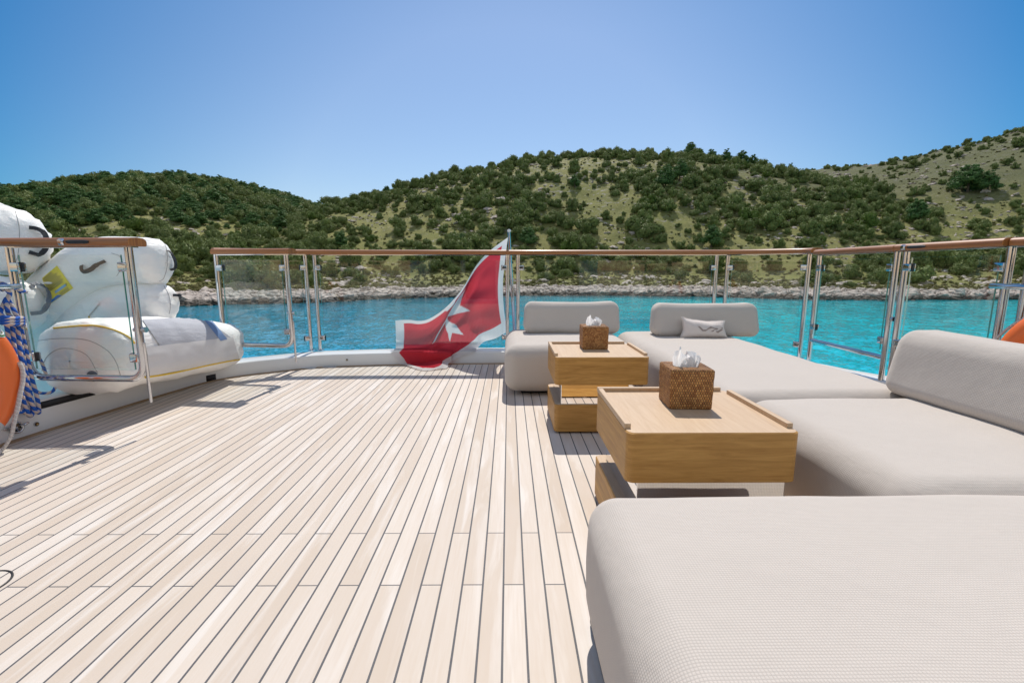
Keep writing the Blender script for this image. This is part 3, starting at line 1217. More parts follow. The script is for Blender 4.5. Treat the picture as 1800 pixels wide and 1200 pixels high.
def gate(name, hinge, end, zbar, label, group, rail0=0.0, rail1=0.06, pin=True, latch=True, handle_at=None, frame_r=0.021, straight=False):
    H_, E_ = Vector(hinge), Vector(end)
    t = (E_ - H_).normalized()
    g = thing(name, (H_.x, H_.y, 0.2), label, 'gate', group)
    zt = GZ - 0.05
    a, c = H_ - t * rail0, E_ + t * rail1
    bb = MB()
    bb.add(*rail_bar([(*(a + (c - a) * k / 4), GZ - 0.046) for k in range(5)]))
    bb.build('handrail', 'rail', g, sharp=50)
    bb = MB()
    bb.add(*flat_bar([(*(a + t * 0.02), GZ - 0.046), (*(c - t * 0.02), GZ - 0.046)]))
    bb.build('rail_plate', 'chrome', g, smooth=False)
    # U-shaped tube frame with a rounded corner at the free end
    rc = 0.085
    path = [(*H_, zt), (*H_, zbar + rc)]
    path += [(*(H_ + t * (rc - rc * math.cos(a_))), zbar + rc - rc * math.sin(a_)) for a_ in [R(90) * k / 6 for k in range(1, 7)]]
    path += [(*(E_ - t * (rc - rc * math.sin(a_))), zbar + rc - rc * math.cos(a_)) for a_ in [R(90) * k / 6 for k in range(0, 7)]]
    path += [(*E_, zt)]
    bb = MB()
    if straight:
        bb.add(*tube([(*H_, zt), (*H_, 0.14)], frame_r, 20))
        bb.add(*tube([(*E_, zt), (*E_, 0.14)], frame_r, 20))
        bb.add(*tube([(*H_, zbar), (*E_, zbar)], frame_r * 0.9, 20))
    else:
        bb.add(*tube(path, frame_r, 20))
    bb.build('frame', 'chrome', g, sharp=60)
    pane(H_ + t * 0.05, E_ - t * 0.05, zbar + 0.055, 1.085).build('glass_pane', ['glass', 'glass_edge'], g, smooth=False)
    for zz in (1.015, zbar + 0.13):
        clamp(H_, t, zz).build('clamp', ['chrome', 'rubber'], g, sharp=40)
        clamp(E_, -t, zz).build('clamp', ['chrome', 'rubber'], g, sharp=40)
    if pin:
        bb = MB()
        q = E_ + t * 0.02
        bb.add(*tube([(*q, zbar + 0.22), (*q, zbar - 0.145), (*q, zbar - 0.15)], [0.0085, 0.0085, 0.006], 10))
        bb.build('drop_bolt', 'chrome', g)
    if latch:
        bb = MB()
        s = Vector((t.y, -t.x))
        q = E_ + t * 0.0
        bb.add(*tube([(*(q - t * 0.03), zbar + 0.30), (*(q + t * 0.045), zbar + 0.30)], 0.011, 12))
        bb.add(*tube([(*(q + t * 0.03), zbar + 0.30), (*(q + t * 0.048), zbar + 0.30)], 0.017, 12))
        bb.build('latch', 'chrome', g, sharp=40)
    if handle_at is not None:
        q = a + (c - a) * handle_at
        s = Vector((t.y, -t.x))
        if s.dot(-q) < 0:
            s = -s
        o = Vector((*(q + s * 0.066), GZ - 0.024))
        bb = MB()
        s3, t3 = Vector((*s, 0)), Vector((*t, 0))
        bb.add(*tube([o - s3 * 0.01, o + s3 * 0.006, o + s3 * 0.012], [0.019, 0.019, 0.012], 16))
        bb.build('lock_button', 'chrome', g, sharp=40)
        bb = MB()
        bb.add(*tube([o + t3 * 0.03 - s3 * 0.004, o + t3 * 0.055, o + t3 * 0.14, o + t3 * 0.165 - s3 * 0.004], [0.008, 0.011, 0.011, 0.006], 10))
        bb.build('finger_slot', 'rubber', g)
    return g


gate('railing_gate', (-2.945, 2.765), (-2.215, 2.725), 0.345, 'glass gate swung open in front of the white inflatable beside the lifebuoy', 'glass railing gates', handle_at=0.5)
gate('railing_gate', (-2.625, 4.18), (-1.955, 4.09), 0.318, 'glass gate swung open at the left end of the long stern handrail', 'glass railing gates', handle_at=None)
gate('railing_gate', (2.895, 4.30), (2.868, 3.405), 0.335, 'closed glass gate with steel bottom bar just beyond the long daybed', 'glass railing gates', rail0=-0.002, rail1=0.03, pin=False, straight=True)
gate('railing_gate', (2.872, 3.33), (2.905, 2.665), 0.335, 'closed glass railing gate behind the bolster cushion at the right edge', 'glass railing gates', rail0=0.05, rail1=0.0, pin=False, latch=False, handle_at=0.12, straight=True)

# --- side railings running forward on both sides
for sd, lab in ((-1, 'side railing at the left edge whose steel bar carries the blue rope'), (1, 'fixed side railing at the right edge behind the lifebuoy')):
    x = 2.935
    rl = thing('side_railing', (sd * x, 2.6, 0.2), lab, 'railing', 'side railings')
    bb = MB()
    bb.add(*rail_bar([(sd * (x + 0.02 * k), 2.655 - 1.1 * k, GZ - 0.046) for k in range(5)]))
    bb.build('handrail', 'rail', rl, sharp=50)
    bb = MB()
    bb.add(*flat_bar([(sd * (x + 0.02 * k), 2.64 - 1.1 * k, GZ - 0.046) for k in range(5)]))
    bb.build('rail_plate', 'chrome', rl, smooth=False)
    pts = [(sd * (x + 0.02), 2.60), (sd * (x + 0.04), 1.35), (sd * (x + 0.045), 1.25), (sd * (x + 0.06), -0.3)]
    for q in pts:
        post(q, 0.2, GZ - 0.05, 0.022).build('post', 'chrome', rl, sharp=40)
    for a, c in ((0, 1), (2, 3)):
        pa, pc = Vector(pts[a]), Vector(pts[c])
        t = (pc - pa).normalized()
        pane(pa + t * 0.045, pc - t * 0.045, 0.27, 1.085).build('glass_pane', ['glass', 'glass_edge'], rl, smooth=False)
        for zz in (1.01, 0.34):
            clamp(pa, t, zz).build('clamp', ['chrome', 'rubber'], rl, sharp=40)
    bb = MB()
    xb = 2.835
    bb.add(*tube([(sd * (x + 0.02), 2.60, 0.905), (sd * (xb + 0.02), 2.70, 0.905), (sd * xb, 2.68, 0.905), (sd * xb, 2.5, 0.905), (sd * xb, 1.9, 0.905), (sd * (x + 0.02), 1.86, 0.905)], 0.014, 14))
    bb.build('rack_bar', 'chrome', rl)
    bb = MB()
    bb.add(*tube([(sd * (x + 0.02), 2.45, 0.36), (sd * 2.86, 2.45, 0.36), (sd * 2.86, 2.0, 0.36), (sd * (x + 0.02), 2.0, 0.36)], 0.012, 12))
    bb.build('rack_bar', 'chrome', rl)

# --- lifebuoys
for sd in (-1, 1):
    c = Vector((sd * 2.815, 2.175, 0.44))
    lb = thing('lifebuoy', c - Vector((0, 0, 0.4)), ('orange lifebuoy with a green sticker and grey tape hung beside the blue and white rope' if sd < 0 else 'orange lifebuoy hung at the right edge behind the large bolster'), 'lifebuoy', 'orange lifebuoys')
    NB = 72
    m = MB()
    V, F, UV = [], [], []
    rings = []
    for i in range(NB + 1):
        a = 2 * math.pi * i / NB
        rings.append([c + Vector((sd * -0.058 * math.sin(w) * 0.9, (0.338 + 0.07 * math.cos(w)) * math.cos(a), (0.338 + 0.07 * math.cos(w)) * math.sin(a))) for w in [2 * math.pi * k / 18 for k in range(18)]])
    m.add(*loft(rings, closed=True, caps=False))
    body = m.build('ring', 'orange', lb)
    bv = bvh_of(m)
    for k in range(3):
        a0 = R((-58, 76, 182)[k])
        rings = []
        for i in range(8):
            a = a0 + R(-9 + 18 * i / 7)
            rings.append([c + Vector((sd * -0.0605 * math.sin(w) * 0.9, (0.338 + 0.0725 * math.cos(w)) * math.cos(a), (0.338 + 0.0725 * math.cos(w)) * math.sin(a))) for w in [2 * math.pi * q / 18 for q in range(18)]])
        tp = MB()
        tp.add(*loft(rings, closed=True, caps=False))
        tp.build('reflective_band', 'retro', lb)
    gl = MB()
    gp = []
    for i in range(97):
        a = 2 * math.pi * i / 96 + R(45)
        sag = abs(math.sin(2 * (a - R(45))))
        rr = 0.412 + 0.05 * sag
        gp.append(c + Vector((0, rr * math.cos(a), rr * math.sin(a) - 0.02 * sag)))
    gl.add(*tube(gp, 0.0075, 8, closed=False))
    if sd > 0:
        gl.build('grab_line', 'rope_white', lb)
    if sd < 0:
        st = MB()
        V, F, UV = patch(bv, ((-14, 576), (9.5, 577.5), (8, 593), (-14, 592)), 8, 6, 0.002)
        st.add(V, F, UV)
        st.build('sticker', 'white', lb)
        st = MB()
        st.add(*patch(bv, ((-14, 577.5), (8.3, 579), (7, 591.5), (-14, 590.5)), 8, 6, 0.0035))
        stk = st.build('sticker', 'green', lb)
        ci = MB()
        ring = hitline(bv, [(-2, 585), (-0.5, 582), (2.5, 582.3), (4, 585), (2.5, 588), (-0.5, 588), (-2, 585)], 4, 0.005)
        if len(ring) > 3:
            ci.add(*tube(ring, 0.004, 6))
            ci.build('symbol', 'white', stk)

# --- thick white rope falling from the lifebuoy to the deck
b = MB()
wr = [at(33, 636, X=-2.77), at(39, 648, X=-2.76), at(40, 668, X=-2.755), at(36, 690, X=-2.75), at(31, 715, X=-2.75), at(25, 742, X=-2.75), at(21, 762, X=-2.76), at(13, 778, X=-2.78), at(4, 790, X=-2.80), at(-4, 798, X=-2.80)]
wr = smooth_path(wr, 6)
b.add(*tube(wr, [0.011] * (len(wr) // 2) + [0.009] * (len(wr) - len(wr) // 2), 12))
tag(b.build('mooring_line', 'rope_white'), 'thick greyish white twisted rope hanging from the lifebuoy down to the deck', 'rope')

# --- blue and white rope: hitch on the bar, wrapped hank, long loops
rb = thing('braided_rope', (-2.80, 2.62, 0.905), 'blue and white braided rope tied to the steel bar and hanging in a looped hank', 'rope')
X0 = -2.885
rng_r = random.Random(3)


def rp(pts, name='strand', r=0.0108, n=6):
    m = MB()
    m.add(*tube(smooth_path(pts, n), r, 12))
    return m.build(name, 'rope_blue', rb)


def ax(x, y, dx=0.0):
    return at(x, y, X=X0 + dx)


rp([ax(-6, 506, -.05), ax(3, 498, -.02), ax(9, 503, .02), ax(13, 510, .03), ax(17, 516, .02), ax(13, 525, .02), ax(10, 533, .01)], 'hitch')
rp([ax(4, 510, -.04), ax(8, 500, .0), ax(16, 506, .025), ax(26, 506, .01), ax(38, 511, .0), ax(45, 513, -.03)], 'hitch')
for k in (0, 2, 4):
    j = [(rng_r.random() - .5) * 4 for _ in range(6)]
    rp([ax(12 + j[0] * .3, 524, .0), ax(4 + k * 4.5, 540 + j[1], .012 * (k % 3)), ax(1 + k * 6.6, 551 + j[2], .015 * ((k + 1) % 3)), ax(10 + k * 5.5, 562, .012), ax(14 + k * 4.6, 590, .012 * (k % 2)),
        ax(17 + k * 5.0 + j[3] * .4, 625, .012 * ((k + 1) % 2)), ax(22 + k * 5.4, 665, .01 * (k % 3)), ax(28 + k * 6.0, 700, .012), ax(34 + k * 7.0, 722 + j[4], .006), ax(40 + k * 6.6, 731 - 4 * abs(k - 2), .0),
        ax(46 + k * 5.6, 724, -.004), ax(44 + k * 5.4, 700, -.006), ax(38 + k * 4.2, 660, -.008), ax(30 + k * 3.0, 600, -.008), ax(25 + k * 2.0, 562, -.006)], 'loop')
for k in range(3):
    rp([ax(-2, 556 + k * 5, -.02), ax(8, 558 + k * 5, .045), ax(24, 560 + k * 5, .05), ax(38, 559 + k * 5, .03), ax(41, 561 + k * 5, -.02)], 'wrap', 0.0125)
rp([ax(56, 617, -.06), ax(61, 622, -.05), ax(69, 630, -.05), ax(75, 641, -.05), ax(80, 655, -.05), ax(85, 662, -.05), ax(94, 664, -.06)], 'tail', 0.009)
rp([ax(97, 681, -.04), ax(93, 687, -.04), ax(84, 691, -.04), ax(70, 690, -.04), ax(55, 683, -.02)], 'tail', 0.009)

# ------------------------------------------------------------------ seating
def pillow_deform(x0, x1, y0, y1, z0, z1, crown=0.02, bulge=0.02, wob=0.006, seed=0):
    cx, cy = (x0 + x1) / 2, (y0 + y1) / 2
    hx, hy, hz, cz = (x1 - x0) / 2, (y1 - y0) / 2, (z1 - z0) / 2, (z0 + z1) / 2

    def f(p):
        u, v, w = (p.x - cx) / hx, (p.y - cy) / hy, (p.z - cz) / hz
        dome = max(0.0, (1 - u ** 2)) ** 0.5 * max(0.0, (1 - v ** 2)) ** 0.5
        q = p.copy()
        if w > 0:
            q.z += crown * dome * w
        side = max(0.0, 1 - w * w)
        q.x += bulge * u * side * max(0, 1 - v * v) ** 0.3
        q.y += bulge * v * side * max(0, 1 - u * u) ** 0.3
        n = mnoise.noise_vector(p * 4.0 + Vector((seed * 7.1, 0, 0)))
        n2 = mnoise.noise_vector(p * 11.0 + Vector((seed * 3.7, 5, 0)))
        return q + n * wob + n2 * wob * 0.35
    return f


def seat(name, x0, x1, y0, y1, z0, z1, label, group, r=0.095, crown=0.012, seed=0, cat='daybed'):
    t = thing(name, ((x0 + x1) / 2, (y0 + y1) / 2, 0), label, cat, group)
    m = MB()
    m.add(*rbox(x0, x1, y0, y1, z0, z1, r, 7, (18, 18, 6), pillow_deform(x0, x1, y0, y1, z0, z1, crown, 0.014, 0.005, seed)))
    m.build('cushion', 'fabric', t)
    # piped closing seam low around the cushion
    # recessed dark base
    m = MB()
    bi = 0.12 if cat == 'daybed' else 0.018
    m.add(*rbox(x0 + bi, x1 - bi, y0 + bi, y1 - bi, 0.0, z0 + 0.03, 0.012, 2))
    m.build('base', 'plinth', t, weighted=True)
    return t


G = 'modular daybed units along the starboard side'
seat('daybed', -0.022, 1.025, 3.515, 4.60, 0.028, 0.405, 'light grey woven seat unit nearest the flag, behind the farther wooden table', G, seed=1)
seat('daybed', 1.05, 2.055, 2.135, 4.45, 0.045, 0.405, 'long light grey daybed unit carrying the bolster with the small monogrammed pillow', G, seed=2)
s3 = seat('daybed', 1.115, 2.16, 1.165, 2.13, 0.045, 0.40, 'light grey seat unit beside the nearer wooden table with a bolster along its right side', G, seed=3)
seat('ottoman', 0.212, 2.16, -0.75, 1.186, 0.045, 0.404, 'large light grey woven ottoman filling the right foreground', G, r=0.082, seed=4, cat='ottoman')
# stitched corner of the near seat unit
m = MB()
m.add(*tube([(1.192, 1.163, 0.335 - 0.03 * k) for k in range(8)], 0.0022, 6))
m.build('corner_seam', 'seam', s3)


def bolster(label, cx, cy, z0, ln, axis, dep_b=0.27, dep_t=0.17, h=0.30, lean=0.03, seed=0, facing=-1):
    """upright back cushion: length ln along axis ('x' or 'y'), wide foot, narrower rounded top; facing = sign of its sitting side"""
    def f(p):
        s = (p.z) / h                                 # 0 foot .. 1 top
        dep = dep_b * (1 - s) + dep_t * s
        y = p.y * dep + lean * s
        x = p.x * (1 - 0.035 * s)
        u = x / (ln / 2)
        n = mnoise.noise_vector(Vector((x, y, p.z)) * 5 + Vector((seed * 5, 0, 0)))
        sag = -0.012 * (1 - u * u) * s
        q = Vector((x + n.x * 0.006, y + n.y * 0.006, p.z + sag + n.z * 0.004))
        if axis == 'x':
            return Vector((cx + q.x, cy + q.y, z0 + q.z))
        return Vector((cx + q.y, cy - q.x, z0 + q.z))
    # unit-depth rounded box reshaped by f
    V, F, UV = rbox(-ln / 2, ln / 2, -0.13, 0.13, 0, h, 0.075, 7, (22, 4, 5))
    V = [f(Vector((v.x, v.y / 0.26, v.z))) for v in V]
    t = thing('bolster_cushion', (cx, cy, z0), label, 'cushion', 'light grey bolster cushions')
    m = MB()
    m.add(V, F, UV)
    m.build('cover', 'fabric', t)
    m2 = MB()
    # closing seam a little above the foot
    return m


bolster('light grey bolster standing on the seat unit nearest the flag', 0.595, 4.31, 0.405, 0.915, 'x', seed=1)
PB = bolster('light grey bolster standing behind the small monogrammed pillow', 1.775, 4.115, 0.405, 0.955, 'x', seed=2)
bolster('large light grey bolster lying along the right side of the near seat unit', 1.985, 1.705, 0.395, 1.05, 'y', dep_b=0.285, dep_t=0.19, h=0.325, lean=0.02, seed=3)

# small pillow with the woven mark
pc = Vector((1.703, 3.925, 0.415))


def pill(p):
    # p in a unit pillow: x -.5...5, y thickness, z 0..1
    u, w = p.x * 2, p.z * 2 - 1
    pin = 1 - 0.10 * (1 - w * w) * abs(u) ** 3
    th = 0.062 * max(0.02, (1 - abs(u) ** 2.6)) ** 0.55 * max(0.02, (1 - abs(w) ** 2.6)) ** 0.55 + 0.004
    x = 0.205 * u * pin * (1.0 - 0.06 * (w + 1) / 2)
    z = 0.158 * (w + 1) / 2 * (1 - 0.11 * (1 - u * u) * (w + 1) / 2) + 0.008 * u * -1 * (w + 1)
    y = p.y * th
    q = Vector((x, y + 0.045 * (w + 1) / 2, z))
    n = mnoise.noise_vector(q * 22)
    return pc + q + n * 0.0045


V, F, UV = [], [], []
NP, NQ = 34, 20
for sgn in (-1, 1):
    o = len(V)
    for j in range(NQ + 1):
        for i in range(NP + 1):
            V.append(pill(Vector((i / NP - 0.5, sgn, j / NQ))))
    for j in range(NQ):
        for i in range(NP):
            f = (o + j * (NP + 1) + i, o + j * (NP + 1) + i + 1, o + (j + 1) * (NP + 1) + i + 1, o + (j + 1) * (NP + 1) + i)
            f = f if sgn < 0 else tuple(reversed(f))
            F.append(f)
            UV.append([((k - o) % (NP + 1) / NP * 0.41, (k - o) // (NP + 1) / NQ * 0.16) for k in f])
pl = thing('throw_pillow', pc, 'small off white pillow with a taupe monogram leaning on the bolster', 'pillow')
pm = MB()
pm.add(V, F, UV)
pm.build('cover', 'pillow', pl)
pm2 = MB()
edge = [pill(Vector((s, 0.0, w))) for s, w in [(-.5 + k / 30, 0) for k in range(30)] + [(.5, k / 14) for k in range(14)] + [(.5 - k / 30, 1) for k in range(30)] + [(-.5, 1 - k / 14) for k in range(14)]]
pm2.add(*tube(edge, 0.0045, 6, closed=True))
pm2.build('piping', 'pillow', pl)
pbv = bvh_of(pm)


def zz(x, y):
    return 1180 + x * 140 / 1800, 540 + y * 80 / 1029


marks = [[(590, 425), (645, 432), (722, 505), (790, 505), (880, 435), (915, 440), (775, 540), (705, 540)],
         [(880, 437), (925, 445), (985, 470), (1035, 470), (1062, 492), (1010, 500), (925, 470), (840, 490), (820, 478)],
         [(985, 490), (1060, 492), (940, 552), (885, 548)],
         [(1000, 540), (1055, 535), (1120, 490), (1150, 498), (1160, 510), (1060, 578), (1030, 572)],
         [(1120, 468), (1160, 464), (1172, 478), (1135, 486)]]
lg = MB()
for poly in marks:
    cxy = (sum(p[0] for p in poly) / len(poly), sum(p[1] for p in poly) / len(poly))
    pts = [hit(pbv, *zz(*p), 0.0022) for p in poly]
    if all(p is not None for p in pts):
        lg.add(pts, [tuple(range(len(pts)))])
lg.build('monogram', 'logo', pl)


# ------------------------------------------------------------------ tables
def side_table(label, x0, x1, y0, y1, rot=0.0):
    t = thing('side_table', ((x0 + x1) / 2, (y0 + y1) / 2, 0), label, 'table', 'two tier wooden side tables')
    T, ZT, ZF, ZB, Z1 = 0.022, 0.497, 0.480, 0.308, 0.186
    r = 0.026

    def slab(poly, z0, z1, bev):
        """rounded-corner block with a small bevel top and bottom"""
        m = MB()
        cx, cy = (x0 + x1) / 2, (y0 + y1) / 2
        rings = []
        for z, s in ((z0, bev), (z0 + bev, 0), (z1 - bev, 0), (z1, bev)):
            rings.append([(x + (-s if x > cx else s), y + (-s if y > cy else s), z) for x, y in poly])
        V, F, _ = loft(rings, closed=True)
        F2, UV = [], []
        for f in F:
            f = tuple(reversed(f))
            P = [Vector(V[i]) for i in f]
            n = (P[1] - P[0]).cross(P[2] - P[1])
            if abs(n.z) > max(abs(n.x), abs(n.y)):
                UV.append([(p.x, p.y) for p in P])
            elif abs(n.y) > abs(n.x):
                UV.append([(p.x + x0 * 3, p.z + y0) for p in P])
            else:
                UV.append([(p.y + x0 * 5, p.z + y0) for p in P])
            F2.append(f)
        top = [k for k, f in enumerate(F2) if all(abs(Vector(V[i]).z - z1) < 1e-6 for i in f)]
        for k, f in enumerate(F2):
            m.add([V[i] for i in f], [tuple(range(len(f)))], [UV[k]], 1 if k in top else 0)
        return m
    poly = round_poly(x0, x1, y0, y1, r)
    slab(poly, ZB, ZF, 0.004).build('tray', ['wood', 'wood_top'], t, smooth=True, sharp=30)
    # raised lips left, back and right with small gaps at the corners
    for nm, a in (('lip', (x0 + 0.001, x0 + T, y0 + 0.045, y1 - 0.030)), ('lip', (x1 - T, x1 - 0.001, y0 + 0.045, y1 - 0.055)), ('lip', (x0 + 0.001, x1 - 0.03, y1 - T, y1 - 0.001))):
        m = MB()
        m.add(*rbox(*a, ZF - 0.004, ZT, 0.003, 2))
        m.build(nm, 'wood_top', t, weighted=True)
    m = MB()
    m.add(*rbox(x0 + 0.040, x1 - 0.030, y0 + 0.012, y1 - 0.045, Z1 - 0.004, ZB + 0.004, 0.003, 2))
    m.build('mirror_core', 'mirror', t, smooth=False)
    slab(poly, 0.012, Z1, 0.004).build('drawer_base', ['wood', 'wood_top'], t, smooth=True, sharp=30)
    m = MB()
    m.add(*box(x0 + 0.03, x1 - 0.03, y0 + 0.03, y1 - 0.03, 0.0, 0.013))
    m.build('foot', 'plinth', t, smooth=False)
    return t


side_table('two tier teak side table in the middle, just behind the large ottoman', 0.383, 0.946, 1.402, 1.93)
side_table('two tier teak side table standing farther back in front of the seat by the flag', 0.279, 0.850, 2.69, 3.205)


def tissue_box(label, cx, cy, z, rot, s, h):
    t = thing('tissue_box', (cx, cy, z), label, 'tissue box', 'woven tissue boxes')
    Rm = Matrix.Rotation(rot, 3, 'Z')

    def W(p):
        n = mnoise.noise_vector(Vector(p) * 60 + Vector((cx * 9, 0, 0))) * 0.0016
        flare = 1 + 0.035 * p[2] / h
        return Vector((cx, cy, z)) + Rm @ (Vector((p[0] * flare, p[1] * flare, p[2])) + n)
    m = MB()
    # four outside walls with rounded arrises, then a top with an oval opening, and a dark inside
    hs = s / 2
    prof = round_poly(-hs, hs, -hs, hs, 0.008, 3)
    zs = [0.0, 0.004] + [h * k / 14 for k in range(1, 14)] + [h - 0.006, h - 0.001]
    V, F, UV = [], [], []
    n = len(prof)
    per = [0.0]
    for i in range(n):
        per.append(per[-1] + (Vector(prof[(i + 1) % n]) - Vector(prof[i])).length)
    # split long sides
    ring = []
    for i in range(n):
        a, b_ = Vector(prof[i]), Vector(prof[(i + 1) % n])
        k = 12 if (b_ - a).length > 0.05 else 1
        for q in range(k):
            ring.append((a + (b_ - a) * q / k, per[i] + (per[i + 1] - per[i]) * q / k))
    nr = len(ring)
    for zi, zz_ in enumerate(zs):
        ins = 0.004 if zi in (0, len(zs) - 1) else 0.0
        for p, u in ring:
            sc_ = 1 - ins / hs
            V.append((p.x * sc_, p.y * sc_, zz_))
    for zi in range(len(zs) - 1):
        for k in range(nr):
            k2 = (k + 1) % nr
            F.append((zi * nr + k, zi * nr + k2, (zi + 1) * nr + k2, (zi + 1) * nr + k))
            u0, u1 = ring[k][1], (ring[k + 1][1] if k + 1 < nr else per[-1])
            UV.append([(u0, zs[zi]), (u1, zs[zi]), (u1, zs[zi + 1]), (u0, zs[zi + 1])])
    m.add([W(p) for p in V], F, UV)
    # top rings: square -> oval
    V, F, UV = [], [], []
    NR = 5
    for q in range(NR + 1):
        f = q / NR
        for p, u in ring:
            a = math.atan2(p.y, p.x)
            ov = Vector((0.6 * hs * math.cos(a), 0.36 * hs * math.sin(a)))
            pp = p * (1 - 0.004 / hs) * (1 - f) + ov * f
            V.append((pp.x, pp.y, h - 0.001 + 0.003 * math.sin(f * math.pi)))
    for p, u in ring:
        a = math.atan2(p.y, p.x)
        V.append((0.6 * hs * math.cos(a), 0.36 * hs * math.sin(a), h - 0.02))
    for q in range(NR + 1):
        for k in range(nr):
            k2 = (k + 1) % nr
            f = (q * nr + k, q * nr + k2, (q + 1) * nr + k2, (q + 1) * nr + k)
            F.append(f)
            UV.append([(ring[i % nr][1] * (1 - 0.5 * (i // nr) / NR) * (1 if k2 or i % nr else 1), 0.5 + (i // nr) * 0.0125) for i in f])
    m.add([W(p) for p in V], F, UV)
    m.build('woven_cover', 'rattan', t)
    m = MB()
    m.add([W((0.6 * hs * math.cos(a), 0.4 * hs * math.sin(a), h - 0.014)) for a in [2 * math.pi * k / 24 for k in range(24)]], [tuple(range(24))])
    m.build('inside', 'rubber', t, smooth=False)
    # crumpled tissue: two folded leaves standing out of the slot
    rr = random.Random(int(cx * 1000))
    tm = MB()
    for lf, (dx, dy, rot_, wd, hh, pk_, ph) in enumerate(((-0.030, 0.002, 0.15, 0.026, 0.088, -0.15, 0.3), (0.016, -0.006, -0.3, 0.036, 0.058, 0.45, 2.0), (0.026, 0.008, 0.4, 0.030, 0.066, -0.1, 4.1), (-0.002, 0.010, 0.0, 0.036, 0.056, 0.2, 5.2))):
        V, F = [], []
        NA, NH = 30, 16
        for j in range(NH + 1):
            f = j / NH
            for i in range(NA + 1):
                q = 2 * i / NA - 1
                prof_ = 1 - 0.55 * abs(q - pk_) ** 1.3
                x = q * wd * (0.55 + 0.75 * f - 0.35 * f * f)
                y = (0.011 * math.sin(q * 5.5 + ph) + 0.006 * math.sin(q * 11 + ph * 2 + f * 2)) * (0.4 + f) - 0.016 * f * f * math.cos(ph + q)
                z_ = h - 0.012 + hh * f * max(0.35, prof_)
                p = Vector((dx + x * math.cos(rot_) - y * math.sin(rot_), dy + x * math.sin(rot_) + y * math.cos(rot_), z_))
                p += mnoise.noise_vector(p * 30 + Vector((lf * 9, cx * 30, 0))) * 0.0045 * f
                V.append(Vector((cx, cy, z)) + Rm @ p)
        for j in range(NH):
            for i in range(NA):
                F.append((j * (NA + 1) + i, j * (NA + 1) + i + 1, (j + 1) * (NA + 1) + i + 1, (j + 1) * (NA + 1) + i))
        tm.add(V, F)
    tm.build('tissue', 'tissue', t, smooth=True)


tissue_box('woven rattan tissue box with white tissue on the nearer wooden table', 0.689, 1.73, 0.480, R(-3), 0.158, 0.153)
tissue_box('woven rattan tissue box with white tissue on the farther wooden table', 0.571, 3.035, 0.480, R(-1), 0.166, 0.152)

# ------------------------------------------------------------------ flagpole and flag
fp = thing('flagpole', (0.07, 5.10, 0.13), 'slim polished flagpole leaning at the middle of the stern railing', 'flagpole')
m = MB()
p0, p1 = Vector((0.075, 5.09, 0.13)), Vector((0.004, 5.12, 1.405))
m.add(*tube([p0, p0.lerp(p1, 0.5), p1], [0.019, 0.0165, 0.013], 16))
m.build('pole', 'chrome', fp)
m = MB()
m.add(*tube([p1, p1 + Vector((0, 0, 0.012)), p1 + Vector((0, 0, 0.024)), p1 + Vector((-0.001, 0, 0.032))], [0.014, 0.021, 0.018, 0.006], 16))
m.build('finial', 'gelcoat', fp)
m = MB()
m.add(*tube([p0 - Vector((0, 0, 0.004)), p0 + Vector((0, 0, 0.10)), p0 + Vector((0, 0, 0.105))], [0.032, 0.030, 0.024], 16))
m.build('socket', 'chrome', fp, sharp=40)


def poly_at(pts, t):
    L = [0.0]
    for a, b_ in zip(pts[:-1], pts[1:]):
        L.append(L[-1] + (Vector(b_[:2]) - Vector(a[:2])).length)
    d = t * L[-1]
    for i in range(len(pts) - 1):
        if d <= L[i + 1] + 1e-9:
            f = (d - L[i]) / max(1e-9, L[i + 1] - L[i])
            return Vector(pts[i]).lerp(Vector(pts[i + 1]), f)
    return Vector(pts[-1])


def smooth_px(pts):
    return [tuple(p) for p in smooth_path([Vector(p) for p in pts], 8)]


# flag edges: (photo x, photo y, distance Y); the low end slips under the glass on to the deck
HOIST = smooth_px([(893, 417, 5.11), (888, 455, 5.13), (884, 500, 5.14), (886, 545, 5.13), (892, 583, 5.11)])
TOP = smooth_px([(893, 417, 5.11), (862, 440, 5.10), (838, 466, 5.12), (812, 508, 5.12), (784, 540, 5.10), (757, 559, 5.08), (738, 564, 5.07), (718, 562, 5.07), (695, 563, 5.06)])
FLY = smooth_px([(695, 563, 5.06), (696, 590, 5.04), (696, 613, 4.97), (699, 630, 4.80), (708, 644, 4.74), (732, 652, 4.52), (748, 657, 4.44)])
BOT = smooth_px([(892, 583, 5.11), (872, 594, 5.09), (850, 601, 5.06), (838, 612, 4.98), (815, 624, 4.82), (790, 637, 4.73), (786, 646, 4.56), (770, 652, 4.50), (748, 657, 4.44)])
NU, NV = 190, 130
CREASE = [(852, 440), (832, 478), (812, 520), (787, 555), (775, 580), (760, 606), (752, 640)]
EMBLEM = [[(620, 478), (580, 605), (658, 648), (560, 668), (476, 694), (520, 615), (565, 540)],
          [(470, 703), (535, 752), (608, 838), (512, 822), (490, 898), (474, 800)],
          [(484, 690), (446, 750), (357, 905), (378, 892), (474, 724)],
          [(548, 533), (470, 585), (395, 652), (470, 655), (525, 596)]]
EMBLEM = [[(680 + x / 4.446, 400 + y / 4.446) for x, y in q] for q in EMBLEM]


def inside(q, x, y):
    c = False
    for (x0, y0), (x1, y1) in zip(q, q[1:] + q[:1]):
        if (y0 > y) != (y1 > y) and x < (x1 - x0) * (y - y0) / (y1 - y0) + x0:
            c = not c
    return c


